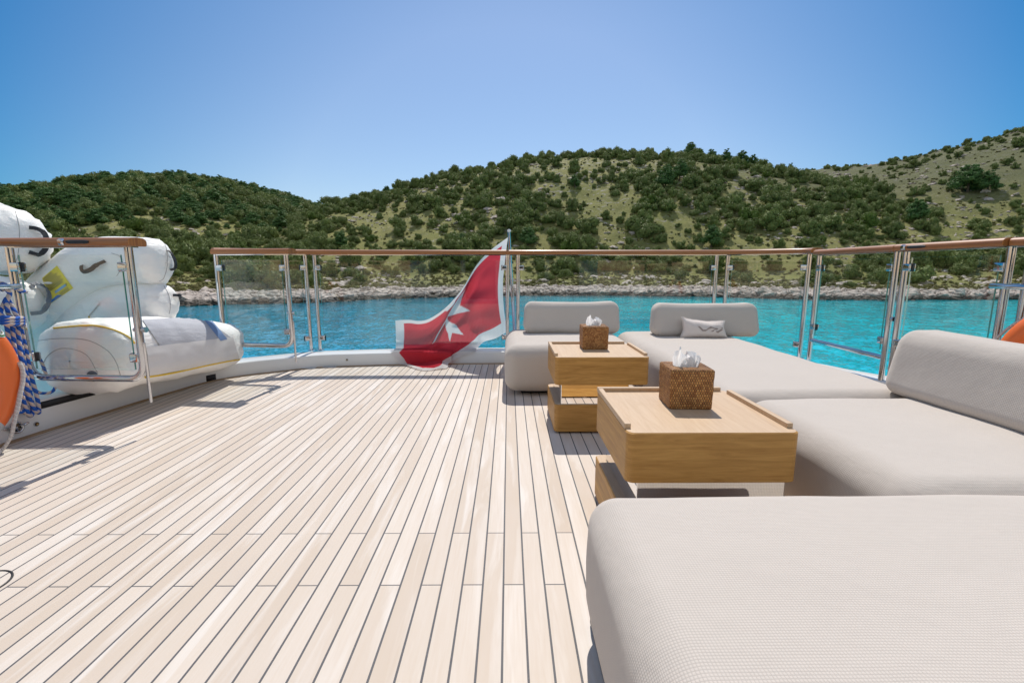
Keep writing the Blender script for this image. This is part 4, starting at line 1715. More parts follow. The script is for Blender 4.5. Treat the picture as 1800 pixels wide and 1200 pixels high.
def side_of(line, x, y):
    best, sg = 1e9, 1
    for (x0, y0), (x1, y1) in zip(line[:-1], line[1:]):
        dx, dy = x1 - x0, y1 - y0
        t = max(0, min(1, ((x - x0) * dx + (y - y0) * dy) / (dx * dx + dy * dy)))
        d = math.hypot(x - x0 - t * dx, y - y0 - t * dy)
        if d < best:
            best, sg = d, (1 if (dx * (y - y0) - dy * (x - x0)) > 0 else -1)
    return best * sg


V, F, pat = [], [], []
c00, c10, c01, c11 = Vector(TOP[0]), Vector(TOP[-1]), Vector(BOT[0]), Vector(BOT[-1])
RED, WHITE = (0.66, 0.06, 0.085), (0.82, 0.80, 0.79)
for j in range(NV + 1):
    v = j / NV
    for i in range(NU + 1):
        u = i / NU
        P = poly_at(TOP, u) * (1 - v) + poly_at(BOT, u) * v + poly_at(HOIST, v) * (1 - u) + poly_at(FLY, v) * u
        P -= c00 * (1 - u) * (1 - v) + c10 * u * (1 - v) + c01 * (1 - u) * v + c11 * u * v
        w = at(P.x, P.y, Y=P.z)
        env = math.sin(math.pi * min(1, u * 1.1)) * (0.35 + 0.65 * math.sin(math.pi * min(1, max(0, v))))
        fold = 0.024 * math.sin((u * 1.2 - v * 0.9) * 12 + 0.6) * env + 0.012 * math.sin((u * 0.7 + v * 1.6) * 17 + 2 * math.sin(u * 5)) * env
        # one long crease from the head of the flag down to its foot
        sd_ = side_of(CREASE, P.x, P.y)
        fold += (0.045 * math.tanh(sd_ / 5.0) - 0.03 * math.exp(-(sd_ / 9.0) ** 2) + 0.02 * math.exp(-((sd_ - 26) / 12.0) ** 2)) * min(1, 6 * u * (1 - u)) * min(1, 8 * v * (1 - v))
        n = mnoise.noise(Vector((u * 9, v * 7, 3.1))) * 0.014 * env
        side = 1 if w.z > 0.24 else max(0.25, (w.z) / 0.24)
        w.y += (fold + n) * side
        w.x += 0.12 * (fold) * side
        if w.z < 0.012:
            w.z = 0.012 + 0.004 * math.sin(u * 30 + v * 20)
        # stay clear of the glass and the bulwark
        if w.z > 0.20:
            w.y = max(w.y, 5.028)
        elif w.z > 0.14:
            w.y = max(w.y, 4.70)
        else:
            w.y = min(w.y, 4.735 + 0.03 * math.sin(u * 9) if w.x < -0.6 else 4.80)
        V.append(w)
        # pattern: white border round red, eight pointed cross as it lies in the folded cloth
        bd = min(u * 1.5 * 0.9, (1 - u) * 1.5 * 0.72, v * 1.25, (1 - v) * 0.5)
        arm = any(inside(q, P.x, P.y) for q in EMBLEM)
        pat.append(WHITE if (bd < 0.06 or arm) else RED)
for j in range(NV):
    for i in range(NU):
        F.append((j * (NU + 1) + i, j * (NU + 1) + i + 1, (j + 1) * (NU + 1) + i + 1, (j + 1) * (NU + 1) + i))
m = MB()
m.add(V, F)
fl = m.build('flag', 'flag')
ca = fl.data.color_attributes.new('pattern', 'FLOAT_COLOR', 'POINT')
ca.data.foreach_set('color', [c for p in pat for c in (*p, 1.0)])
tag(fl, 'red flag with white border and eight pointed cross drooping from the flagpole', 'flag')

# ------------------------------------------------------------------ inflatable slide
sl = thing('inflatable_slide', (-3.1, 3.4, 0.2), 'big white inflatable slide heaped over the port side through the open gates', 'inflatable')


def inflated(path, rads, n=40, m_=60, flat=1.0, seed=0, wr=0.010, cap0=True, cap1=True, capk=0.42, fz=1.0, sq=2.0):
    """air filled tube: rounded ends, radial creases towards the end seams"""
    P = smooth_path(path, max(2, m_ // (len(path) - 1)))
    L = [0]
    for a, b_ in zip(P[:-1], P[1:]):
        L.append(L[-1] + (b_ - a).length)
    tot = L[-1]
    rp_ = smooth_path([Vector((r_, 0, 0)) for r_ in rads], max(2, m_ // (len(path) - 1)))
    rads2 = [p.x for p in rp_]
    # add cap rings
    rings, pts = [], []

    def frame(i):
        t = (P[min(i + 1, len(P) - 1)] - P[max(i - 1, 0)]).normalized()
        up = Vector((0, 0, 1))
        s = t.cross(up).normalized()
        return t, s, s.cross(t).normalized()

    def ring(i, off, k):
        t, s, u = frame(i)
        out = []
        for q in range(n):
            a = 2 * math.pi * q / n
            r_ = rads2[i] * k
            ca_, sa = math.cos(a), math.sin(a)
            dend = min(L[i] if cap0 else 9, tot - L[i] if cap1 else 9)
            r_ *= (abs(ca_) ** sq + abs(sa) ** sq) ** (-1 / sq)
            crease = wr * 0.9 * math.exp(-dend / 0.10) * (math.sin(a * 13 + seed) * 0.9 + math.sin(a * 22 + 2 * seed) * 0.6)
            p = P[i] + t * off + (s * ca_ + u * sa * fz) * (r_ + crease * (1 if k == 1 else 0.6 * k ** 3))
            nn = mnoise.noise_vector(p * 5 + Vector((seed, 0, 0)))
            n2 = mnoise.noise_vector(p * 14 + Vector((seed, 3, 0)))
            kk = min(1.0, k * 1.2)
            out.append(p + nn * wr * kk + n2 * wr * 0.45 * kk)
        return out
    if cap0:
        for k in range(8):
            a = R(90 * k / 8)
            rings.append(ring(0, -capk * rads2[0] * math.cos(a) ** 1.6, max(0.02, math.sin(a) ** 0.55)))
    for i in range(len(P)):
        rings.append(ring(i, 0, 1))
    if cap1:
        for k in range(7, -1, -1):
            a = R(90 * k / 8)
            rings.append(ring(len(P) - 1, capk * rads2[-1] * math.cos(a) ** 1.6, max(0.02, math.sin(a) ** 0.55)))
    b_ = MB()
    V, F, UV = loft(rings, closed=True)
    b_.add(V, [tuple(reversed(f)) for f in F], [list(reversed(u)) for u in UV])
    return b_


tA = inflated([(-2.775, 2.95, 0.425), (-2.75, 3.3, 0.42), (-2.70, 3.8, 0.36), (-2.715, 4.18, 0.315)], [0.315, 0.325, 0.30, 0.265], seed=1, fz=0.76, wr=0.012, capk=0.30, sq=2.9)
tA.build('bottom_tube', 'pvc', sl)
tB = inflated([(-2.735, 3.62, 0.735), (-2.95, 3.62, 0.73), (-3.2, 3.60, 0.63), (-3.5, 3.58, 0.38), (-3.8, 3.55, -0.05)], [0.165, 0.18, 0.19, 0.2, 0.2], seed=2, cap1=False)
tB.build('middle_tube', 'pvc', sl)
tC = inflated([(-2.74, 3.62, 1.055), (-2.95, 3.62, 1.06), (-3.25, 3.62, 0.99), (-3.52, 3.60, 0.74), (-3.75, 3.58, 0.40), (-3.95, 3.55, -0.2)], [0.178, 0.192, 0.215, 0.235, 0.24, 0.24], seed=3, cap1=False)
tC.build('upper_tube', 'pvc', sl)
tD = inflated([(-3.50, 3.33, 1.195), (-3.65, 3.36, 1.21), (-3.9, 3.42, 1.24), (-4.4, 3.5, 1.0), (-4.8, 3.5, 0.3)], [0.225, 0.245, 0.25, 0.25, 0.25], seed=4, cap1=False, wr=0.016)
tD.build('end_tube', 'pvc', sl)
tE = inflated([(-3.44, 3.20, 0.745), (-3.6, 3.24, 0.74), (-3.9, 3.3, 0.62), (-4.3, 3.35, 0.2)], [0.19, 0.205, 0.21, 0.21], seed=5, cap1=False, wr=0.012)
tE.build('end_tube', 'pvc', sl)
# grey webbing sheet stretched between the tubes
m = MB()
V, F = [], []
for j in range(9):
    for i in range(13):
        s, t = i / 12, j / 8
        a = Vector((-3.62, 3.55, 0.70)).lerp(Vector((-3.02, 3.72, 1.235)), s)
        c = Vector((-3.55, 3.80, 0.85)).lerp(Vector((-3.05, 3.9, 1.26)), s)
        p = a.lerp(c, t) + Vector((0, 0, 0.03 * math.sin(s * 9) * t))
        V.append(p)
for j in range(8):
    for i in range(12):
        F.append((j * 13 + i, j * 13 + i + 1, (j + 1) * 13 + i + 1, (j + 1) * 13 + i))
m.add(V, F)
m.build('web_sheet', 'pvc_grey', sl)
bA, bB, bC, bD, bE = [bvh_of(t) for t in (tA, tB, tC, tD, tE)]


def decal(name, bvh, quad, mt, nu=14, nv=12, off=0.004, parent=None):
    d = MB()
    V, F, UV = patch(bvh, quad, nu, nv, off)
    if not F:
        return None
    d.add(V, F, UV)
    return d.build(name, mt, parent or sl)


def seam(name, bvh, pts, mt='seam', r=0.0022, n=8, off=0.001, parent=None):
    P = hitline(bvh, pts, n, off)
    if len(P) < 3:
        return None
    d = MB()
    d.add(*tube(P, r, 6))
    return d.build(name, mt, parent or sl)


def strap(bvh, pts, w=0.02, mt='strap', stand=0.028, ribs=True):
    """webbing grab handle: flat band arching off the surface, ends sewn down"""
    P = [hit(bvh, p.x, p.y, 0.004) for p in smooth_path([Vector((x, y, 0)) for x, y in pts], 6)]
    P = [p for p in P if p is not None]
    if len(P) < 4:
        return
    mids = []
    for i, p in enumerate(P):
        f = i / (len(P) - 1)
        loc, nrm, _, _ = bvh.find_nearest(p)
        nrm = nrm if nrm.dot(EYEV - p) > 0 else -nrm
        mids.append((p + nrm * stand * math.sin(math.pi * f) ** 0.6, nrm))
    rings = []
    for i, (p, nrm) in enumerate(mids):
        t = (mids[min(i + 1, len(mids) - 1)][0] - mids[max(i - 1, 0)][0]).normalized()
        s = t.cross(nrm).normalized()
        mid = 1.35 if 0.25 < i / len(mids) < 0.75 and ribs else 1.0
        rings.append([p + s * w * mid * a + nrm * c for a, c in ((-.5, 0), (.5, 0), (.5, 0.006), (-.5, 0.006))])
    d = MB()
    d.add(*loft(rings, closed=True))
    d.build('handle', mt, sl, smooth=False)


strap(bC, [(145, 466), (150, 475), (162, 474), (176, 465), (186, 459)], 0.022, 'strap')
strap(bC, [(293, 440), (297, 450), (300, 460), (301, 470), (298, 474)], 0.02, 'strap', 0.03)
strap(bB, [(303, 519), (310, 521), (316, 530), (316, 543), (312, 552)], 0.02, 'strap', 0.03)
strap(bD, [(50, 400), (60, 403), (70, 411), (73, 425), (70, 438), (61, 446), (50, 443)], 0.026, 'strap', 0.034)
strap(bE, [(52, 505), (61, 503), (70, 510), (75, 522), (72, 538), (65, 548), (53, 551)], 0.026, 'strap_grey', 0.034)
seam('end_seam', bC, [(286, 421), (293, 440), (294, 465), (288, 488), (280, 494)])
seam('end_seam', bC, [(196, 445), (212, 452), (214, 470), (205, 485)])
seam('end_seam', bB, [(288, 502), (297, 520), (299, 540), (297, 552)])
seam('end_seam', bD, [(27, 372), (33, 395), (34, 420), (31, 450), (24, 470)])
seam('end_seam', bA, [(58, 600), (100, 595), (150, 597), (185, 613), (203, 634), (212, 660)])
seam('end_seam', bA, [(72, 660), (82, 628), (110, 612), (150, 622), (172, 655)])
decal('loose_flap', bB, ((147, 537), (166, 528), (177, 533), (155, 558)), 'pvc', 8, 8, 0.012)
seam('flap_piping', bB, [(151, 545), (154, 552), (158, 560)], 'yellow', 0.0045)
decal('patch', bB, ((259, 510), (284, 508), (281, 522), (257, 521)), 'pvc', 6, 6, 0.005)
# yellow instruction label with its printing
Q = ((75, 489), (101, 467), (129, 506), (90, 533))
lb_ = decal('instruction_label', bC, Q, 'label_yellow', 16, 16, 0.004)


def lq(u, v):
    tl, tr, br, bl = [Vector(q) for q in Q]
    p = (tl * (1 - u) + tr * u) * (1 - v) + (bl * (1 - u) + br * u) * v
    return p.x, p.y


if lb_:
    rt = random.Random(5)
    pr = MB()
    for k in range(8):
        v = 0.06 + k * 0.072
        w = rt.choice((0.82, 0.9, 0.6, 0.74))
        pr.add(*patch(bC, (lq(0.06, v), lq(0.06 + w * 0.9, v), lq(0.06 + w * 0.9, v + 0.03), lq(0.06, v + 0.03)), 8, 1, 0.006))
    for k in range(3):
        v = 0.86 + k * 0.045
        pr.add(*patch(bC, (lq(0.45, v), lq(0.86, v), lq(0.86, v + 0.014), lq(0.45, v + 0.014)), 8, 1, 0.006))
    pr.build('print', 'ink', lb_)
    bx = MB()
    bx.add(*patch(bC, (lq(0.32, 0.70), lq(0.84, 0.70), lq(0.84, 0.79), lq(0.32, 0.79)), 8, 3, 0.006))
    bx.build('brand_panel', 'pale_blue', lb_)
    tr_ = MB()
    a, c, e = lq(0.0, 0.60), lq(0.52, 0.985), lq(0.0, 0.985)
    h3 = [hit(bC, *p, 0.0065) for p in (a, e, c)]
    if all(h3):
        tr_.add(h3, [(0, 1, 2)])
        tr_.build('blue_triangle', 'blue', lb_, smooth=False)
    # CE mark
    V, F = text_mesh('CE', 1.0, 0.0)
    tv = MB()
    PV = []
    for v in V:
        q = lq(0.86 + v.x * 0.075, 0.74 - v.y * 0.085)
        PV.append(hit(bC, *q, 0.007))
    if all(p is not None for p in PV):
        tv.add(PV, F)
        tv.build('mark', 'ink', lb_, smooth=False)
    # white oval thumb tab over the label
    ov = MB()
    pts = [hit(bC, 86 + 8 * math.cos(a), 497 + 1.8 * math.sin(a), 0.009) for a in [2 * math.pi * k / 20 for k in range(20)]]
    if all(pts):
        ov.add(pts, [tuple(range(20))[::-1]])
        ov.build('tab', 'white', lb_, smooth=False)
# woven cover wrapped over the bottom tube, blue stripe and yellow piping
cv = decal('mesh_cover', bA, ((250, 563), (352, 557), (410, 596), (284, 614)), 'cover', 34, 22, 0.006)
decal('cover_stripe', bA, ((353, 557), (369, 561), (398, 596), (386, 599)), 'stripe_blue', 6, 18, 0.0085)
decal('cover_flap', bA, ((256, 610), (408, 592), (420, 631), (262, 660)), 'cover_white', 34, 14, 0.0075)
seam('hem', bA, [(254, 662), (300, 655), (350, 644), (395, 635), (420, 631)], 'yellow', 0.0075, 10, 0.006)
seam('hem', bA, [(95, 577), (140, 573), (170, 573), (200, 580), (225, 592), (236, 603)], 'yellow', 0.0055, 8, 0.003)
vp = hit(bA, 163, 661, 0.002)
if vp is not None:
    loc, nrm, _, _ = bA.find_nearest(vp)
    nrm = nrm if nrm.dot(EYEV - vp) > 0 else -nrm
    m = MB()
    m.add(*disc(vp, nrm, 0.036, 0.008, 20))
    m.add(*disc(vp + nrm * 0.01, nrm, 0.017, 0.006, 16), mi=1)
    m.build('valve', ['strap_grey', 'rubber'], sl, sharp=40)

# ------------------------------------------------------------------ superstructure behind the camera (shows in glass and steel)
dh = thing('deckhouse', (0, -4.0, 0), 'white deckhouse with dark windows at the forward end of the deck', 'deckhouse')
m = MB()
m.add(*rbox(-2.6, 2.6, -5.2, -4.0, 0, 2.45, 0.05, 3))
m.build('wall', 'gelcoat', dh, weighted=True)
m = MB()
m.add(*rbox(-2.9, 2.9, -5.4, -1.9, 2.46, 2.64, 0.06, 3))  # unseen roof slab added to shade the wall and darken glass reflections
m.build('shade_overhang', 'gelcoat', dh, weighted=True)
for x in (-2.0, -0.95, 0.1, 1.15):
    m = MB()
    m.add(*rbox(x, x + 0.9, -4.01, -3.97, 0.12, 2.1, 0.02, 2))
    m.build('window', 'window', dh, weighted=True)

# ------------------------------------------------------------------ sea and land
WATER = -4.0


def azel(x, y):
    d = ray(x, y)
    return math.atan2(d.x, d.y), d.z / math.hypot(d.x, d.y)


def interp_curve(pts):
    q = sorted(azel(x, y) for x, y in pts)
    return np.array([a for a, _ in q]), np.array([e for _, e in q])


SHORE = interp_curve([(-500, 545), (0, 540), (320, 537), (400, 535), (560, 531.5), (675, 525), (800, 522), (925, 519.5), (1050, 519.5), (1250, 521.5), (1400, 526.5), (1575, 527), (1775, 526), (2200, 530)])
SIL_A = interp_curve([(200, 452), (380, 435), (470, 408), (540, 376), (600, 358), (650, 346), (700, 331), (760, 315), (850, 298), (930, 282), (1000, 275), (1060, 271), (1130, 271), (1210, 273), (1290, 283), (1340, 296), (1400, 307), (1480, 322), (1600, 350), (1800, 400), (2200, 440)])
SIL_B = interp_curve([(-500, 372), (-100, 352), (0, 344), (80, 334), (150, 321), (230, 316), (320, 313), (400, 326), (470, 344), (540, 360), (620, 385), (760, 425), (1000, 450)])
SIL_C = interp_curve([(1000, 445), (1250, 345), (1330, 318), (1400, 303), (1450, 295), (1530, 288), (1600, 276), (1700, 251), (1800, 225), (1900, 203), (2100, 170), (2500, 140)])


_grids = {}


def vnoise(x, y, seed=0):
    """smooth value noise on arrays"""
    if seed not in _grids:
        _grids[seed] = np.random.default_rng(seed).random((256, 256))
    g = _grids[seed]
    xi, yi = np.floor(x).astype(int), np.floor(y).astype(int)
    fx, fy = x - xi, y - yi
    fx, fy = fx * fx * (3 - 2 * fx), fy * fy * (3 - 2 * fy)
    a, b_ = g[xi % 256, yi % 256], g[(xi + 1) % 256, yi % 256]
    c, d = g[xi % 256, (yi + 1) % 256], g[(xi + 1) % 256, (yi + 1) % 256]
    return (a * (1 - fx) + b_ * fx) * (1 - fy) + (c * (1 - fx) + d * fx) * fy - 0.5


def fbm(x, y, seed=0, o=4):
    s, a = 0, 1.0
    for k in range(o):
        s = s + a * vnoise(x * 2 ** k, y * 2 ** k, seed + k)
        a *= 0.5
    return s


def shore_d(az):
    e = np.interp(az, *SHORE)
    return (EYE - WATER) / -e


def make_sea():
    az_ = np.linspace(-math.pi, math.pi, 361)[:-1]
    d_ = np.array([0.5, 4, 8] + list(np.linspace(12, 130, 95)) + [150, 200, 320, 600, 1200, 2600])
    A, D = np.meshgrid(az_, d_, indexing='ij')
    gap = shore_d(A) - D
    x, y = D * np.sin(A), D * np.cos(A)
    V = np.stack([x, y, np.full_like(x, WATER)], -1).reshape(-1, 3)
    n = len(d_)
    F = [(i * n + j, ((i + 1) % 360) * n + j, ((i + 1) % 360) * n + j + 1, i * n + j + 1)[::-1] for i in range(360) for j in range(n - 1)]
    F.append(tuple(i * n for i in range(360)))
    me = bpy.data.meshes.new('water')
    me.from_pydata(V.tolist(), [], F)
    at_ = me.attributes.new('shore_gap', 'FLOAT', 'POINT')
    at_.data.foreach_set('value', gap.ravel().astype(np.float32))
    me.materials.append(MAT['water'])
    me.update()
    if me.polygons[0].normal.z < 0:
        me.flip_normals()
    o = bpy.data.objects.new('water', me)
    COL.objects.link(o)
    o['kind'] = 'structure'
    o['label'] = 'turquoise and blue sea water between the deck and the rocky shore'


make_sea()


def strip(az, d):
    """shore profile: rock ledge, then a gentle grassy bank"""
    s = d - shore_d(az)
    return np.interp(s, [-60, -6, 0, 3, 14, 34, 70, 140, 2000], [-9, -5.0, -4.05, -3.3, -2.35, -1.1, 1.8, 6.0, 10.0])


HILLS = [(SIL_A, 36.0, 300.0, 1.15, 0), (SIL_B, 60.0, 640.0, 1.15, 1), (SIL_C, 50.0, 430.0, 1.25, 2)]
_cache = {}


def hill_gain(sil, s0, dc, pw, az):
    """height of the crest so that the skyline stands at the measured elevation"""
    tgt = np.interp(az, *sil)
    ds = shore_d(az) + s0
    ss = np.linspace(0.02, 1.0, 90)
    best = np.zeros_like(az) + 1e9
    d = ds[:, None] + (dc - ds[:, None]) * ss[None, :]
    sh = np.sin(ss * math.pi / 2)[None, :] ** (2 * pw - 1) if False else (np.sin(ss * math.pi / 2) ** pw)[None, :]
    base = strip(az[:, None] + 0 * d, d)
    # need max over d of (base + K*sh - EYE)/d = tgt  ->  K = min over d of (tgt*d + EYE - base)/sh
    K = ((tgt[:, None] * d + EYE - base) / np.maximum(sh, 1e-3))
    return np.maximum(K.min(axis=1), 0.0)


AZS = np.linspace(R(-64), R(64), 400)
GAINS = [hill_gain(*h[:4], AZS) for h in HILLS]


def height(az, d):
    az, d = np.asarray(az, float), np.asarray(d, float)
    base = strip(az, d)
    ds = shore_d(az)
    out = []
    for (sil, s0, dc, pw, k), g in zip(HILLS, GAINS):
        K = np.interp(az, AZS, g)
        s = (d - ds - s0) / (dc - ds - s0)
        sh = np.where(s <= 1, np.sin(np.clip(s, 0, 1) * math.pi / 2) ** pw, np.maximum(0, 1 - 0.25 * (s - 1) ** 2 * 4))
        out.append(K * sh)
    st = np.stack(out)
    mx = st.max(axis=0)
    sm = mx + 1.2 * np.log(np.exp((st - mx) / 1.2).sum(axis=0)) - 1.2 * math.log(3)
    z = base + np.maximum(sm, 0)
    x, y = d * np.sin(az), d * np.cos(az)
    amp = np.clip((d - ds - 2) / 60, 0.0, 1)
    z = z + amp * (fbm(x / 26, y / 26, 3) * 1.9 + fbm(x / 7, y / 7, 9, 3) * 0.7)
    z = z + np.clip((d - ds + 2) / 4, 0, 1) * (1 - amp) * fbm(x / 2.2, y / 2.2, 21, 3) * 0.55
    return z


da = np.concatenate([np.linspace(55, 105, 26), np.linspace(106, 150, 56), np.linspace(152, 330, 82), np.linspace(335, 700, 60), np.linspace(720, 1500, 24)])
aa = np.linspace(R(-62), R(62), 320)
AA, DD = np.meshgrid(aa, da, indexing='ij')
ZZ = height(AA, DD)
XX, YY = DD * np.sin(AA), DD * np.cos(AA)
V = np.stack([XX, YY, ZZ], -1).reshape(-1, 3)
nd = len(da)
F = [(i * nd + j, i * nd + j + 1, (i + 1) * nd + j + 1, (i + 1) * nd + j) for i in range(len(aa) - 1) for j in range(nd - 1)]
me = bpy.data.meshes.new('hillside')
me.from_pydata(V.tolist(), [], F)
me.polygons.foreach_set('use_smooth', [True] * len(F))
me.materials.append(MAT['terrain'])
me.update()
if me.polygons[0].normal.z < 0:
    me.flip_normals()
land = bpy.data.objects.new('hillside', me)
COL.objects.link(land)
land['kind'] = 'structure'
land['label'] = 'dry grassy island hills with pale limestone showing through'
# running skyline per azimuth, to know what the hills hide
ELE = (ZZ - EYE) / DD
RUN = np.maximum.accumulate(ELE, axis=1)


def visible(az, d, z, top):
    i = int(round((az - aa[0]) / (aa[1] - aa[0])))
    j = int(np.searchsorted(da, d)) - 2
    if i < 0 or i >= len(aa) or j < 1:
        return True
    return (z + top - EYE) / d > RUN[i, j] + 0.0005


# ------------------------------------------------------------------ plants: unit meshes (radius about 1, foot at z = 0)
def leaves(pts, nrms, size, r_, jitter=0.7):
    V, F = [], []
    for p, n in zip(pts, nrms):
        n = (n + Vector((r_.gauss(0, 1), r_.gauss(0, 1), r_.gauss(0, 1))) * jitter).normalized()
        a = n.orthogonal().normalized()
        a = (Matrix.Rotation(r_.random() * 6.283, 3, n) @ a)
        b_ = n.cross(a)
        s = size * r_.uniform(0.6, 1.35)
        o = len(V)
        V += [p - a * s, p + b_ * s * 0.62 + n * s * 0.12, p + a * s, p - b_ * s * 0.62 + n * s * 0.12]
        F.append((o, o + 1, o + 2, o + 3))
    return V, F


def lobes_crown(lobes, n_leaf, size, r_, core=0.80):
    m = MB()
    pts, nrms = [], []
    wts = [l[1] ** 2 for l in lobes]
    for _ in range(n_leaf):
        c, rad, fl_ = r_.choices(lobes, wts)[0]
        d = Vector((r_.gauss(0, 1), r_.gauss(0, 1), r_.gauss(0, 1) + 0.35)).normalized()
        q = c + Vector((d.x * rad, d.y * rad, d.z * rad * fl_)) * r_.uniform(0.80, 1.06) if r_.random() < 0.9 else c + Vector((d.x * rad, d.y * rad, d.z * rad * fl_)) * r_.uniform(1.05, 1.28)
        if q.z < 0.02:
            q.z = 0.02 + 0.1 * r_.random()
        pts.append(q)
        nrms.append(d)
    m.add(*leaves(pts, nrms, size, r_, 0.38))
    for c, rad, fl_ in lobes:
        V, F = [], []
        NU_, NV_ = 9, 6
        for j in range(NV_ + 1):
            t = math.pi * j / NV_
            for i in range(NU_):
                a = 2 * math.pi * i / NU_
                k = core * rad * (1 + 0.16 * r_.uniform(-1, 1))
                q = c + Vector((k * math.sin(t) * math.cos(a), k * math.sin(t) * math.sin(a), k * math.cos(t) * fl_))
                q.z = max(q.z, 0.0)
                V.append(q)
        for j in range(NV_):
            for i in range(NU_):
                F.append((j * NU_ + i, (j + 1) * NU_ + i, (j + 1) * NU_ + (i + 1) % NU_, j * NU_ + (i + 1) % NU_))
        m.add(V, F)
    return m


def bush_mesh(seed, mt='leaf', n_leaf=1500):
    r_ = random.Random(seed)
    lobes = [(Vector((0, 0, 0.52)), 0.68, 0.85)]
    lobes = [(Vector((r_.uniform(-.15, .15), r_.uniform(-.15, .15), 0.46)), r_.uniform(0.5, 0.62), 0.85)]
    for k in range(r_.randint(8, 13)):
        a = r_.random() * 6.283
        q = r_.uniform(0.25, 0.82)
        rad = r_.uniform(0.22, 0.44) * (1.1 - 0.35 * q)
        lobes.append((Vector((q * math.cos(a), q * math.sin(a), r_.uniform(0.2, 1.2) * (1.12 - 0.55 * q))), rad, r_.uniform(0.85, 1.2)))
    m = lobes_crown(lobes, n_leaf, 0.07, r_, 0.72)
    ob = m.build('shrub', mt, smooth=False)
    me_ = ob.data
    bpy.data.objects.remove(ob)
    return me_


def pine_meshes(seed):
    """(crown mesh, trunk mesh), height about 2.6 for radius 1"""
    r_ = random.Random(seed)
    lobes = []
    H_ = r_.uniform(2.1, 2.5)
    for k in range(17):
        f = k / 16
        z = 0.55 + f * (H_ - 0.6)
        rad = (0.30 + 0.62 * (1 - f) ** 0.8) * r_.uniform(0.75, 1.1)
        a = k * 2.4 + r_.random()
        q = rad * 0.62
        lobes.append((Vector((q * math.cos(a), q * math.sin(a), z)), rad * 0.52, r_.uniform(0.6, 0.8)))
    m = lobes_crown(lobes, 1700, 0.075, r_, 0.7)
    ob = m.build('crown', 'leaf_pine', smooth=False)
    cm = ob.data
    bpy.data.objects.remove(ob)
    t = MB()
    t.add(*tube([(0, 0, -0.25), (0.02, 0, 0.4), (0, 0.03, 1.1), (0.01, 0, H_ * 0.85)], [0.085, 0.07, 0.05, 0.015], 8))
    for k in range(7):
        a = k * 2.4
        z = 0.55 + 0.2 * k
        L = 0.7 * (1 - k / 9)
        t.add(*tube([(0, 0, z), (L * 0.5 * math.cos(a), L * 0.5 * math.sin(a), z + 0.1), (L * math.cos(a), L * math.sin(a), z + 0.16)], [0.03, 0.02, 0.008], 6))
    ob = t.build('trunk', 'bark')
    tm = ob.data
    bpy.data.objects.remove(ob)
    return cm, tm


def rock_mesh(seed, name='rock'):
    r_ = random.Random(seed)
    V, F = [], []
    NU_, NV_ = 14, 9
    off = Vector((seed * 3.1, 1.7, 0))
    sx, sy, sz = r_.uniform(0.8, 1.2), r_.uniform(0.7, 1.1), r_.uniform(0.5, 0.85)
    for j in range(NV_ + 1):
        t = math.pi * j / NV_
        for i in range(NU_):
            a = 2 * math.pi * i / NU_
            d = Vector((math.sin(t) * math.cos(a), math.sin(t) * math.sin(a), math.cos(t)))
            k = 1 + 0.45 * mnoise.noise(d * 1.6 + off) + 0.22 * mnoise.noise(d * 4.1 + off)
            q = round(k * 5) / 5 * 0.35 + k * 0.65
            V.append((d.x * q * sx, d.y * q * sy, d.z * q * sz))
    for j in range(NV_):
        for i in range(NU_):
            F.append((j * NU_ + i, (j + 1) * NU_ + i, (j + 1) * NU_ + (i + 1) % NU_, j * NU_ + (i + 1) % NU_))
    m = MB()
    m.add(V, F)
    ob = m.build(name, 'rock', smooth=False)
    me_ = ob.data
    bpy.data.objects.remove(ob)
    return me_


BUSH = [bush_mesh(100 + k) for k in range(9)]
BUSHB = [bush_mesh(200 + k, 'leaf_bright', 1300) for k in range(3)]
PINES = [pine_meshes(300 + k) for k in range(5)]
TUFTS = [bush_mesh(400 + k, 'tuft', 260) for k in range(3)]
ROCKS = [rock_mesh(500 + k) for k in range(7)]


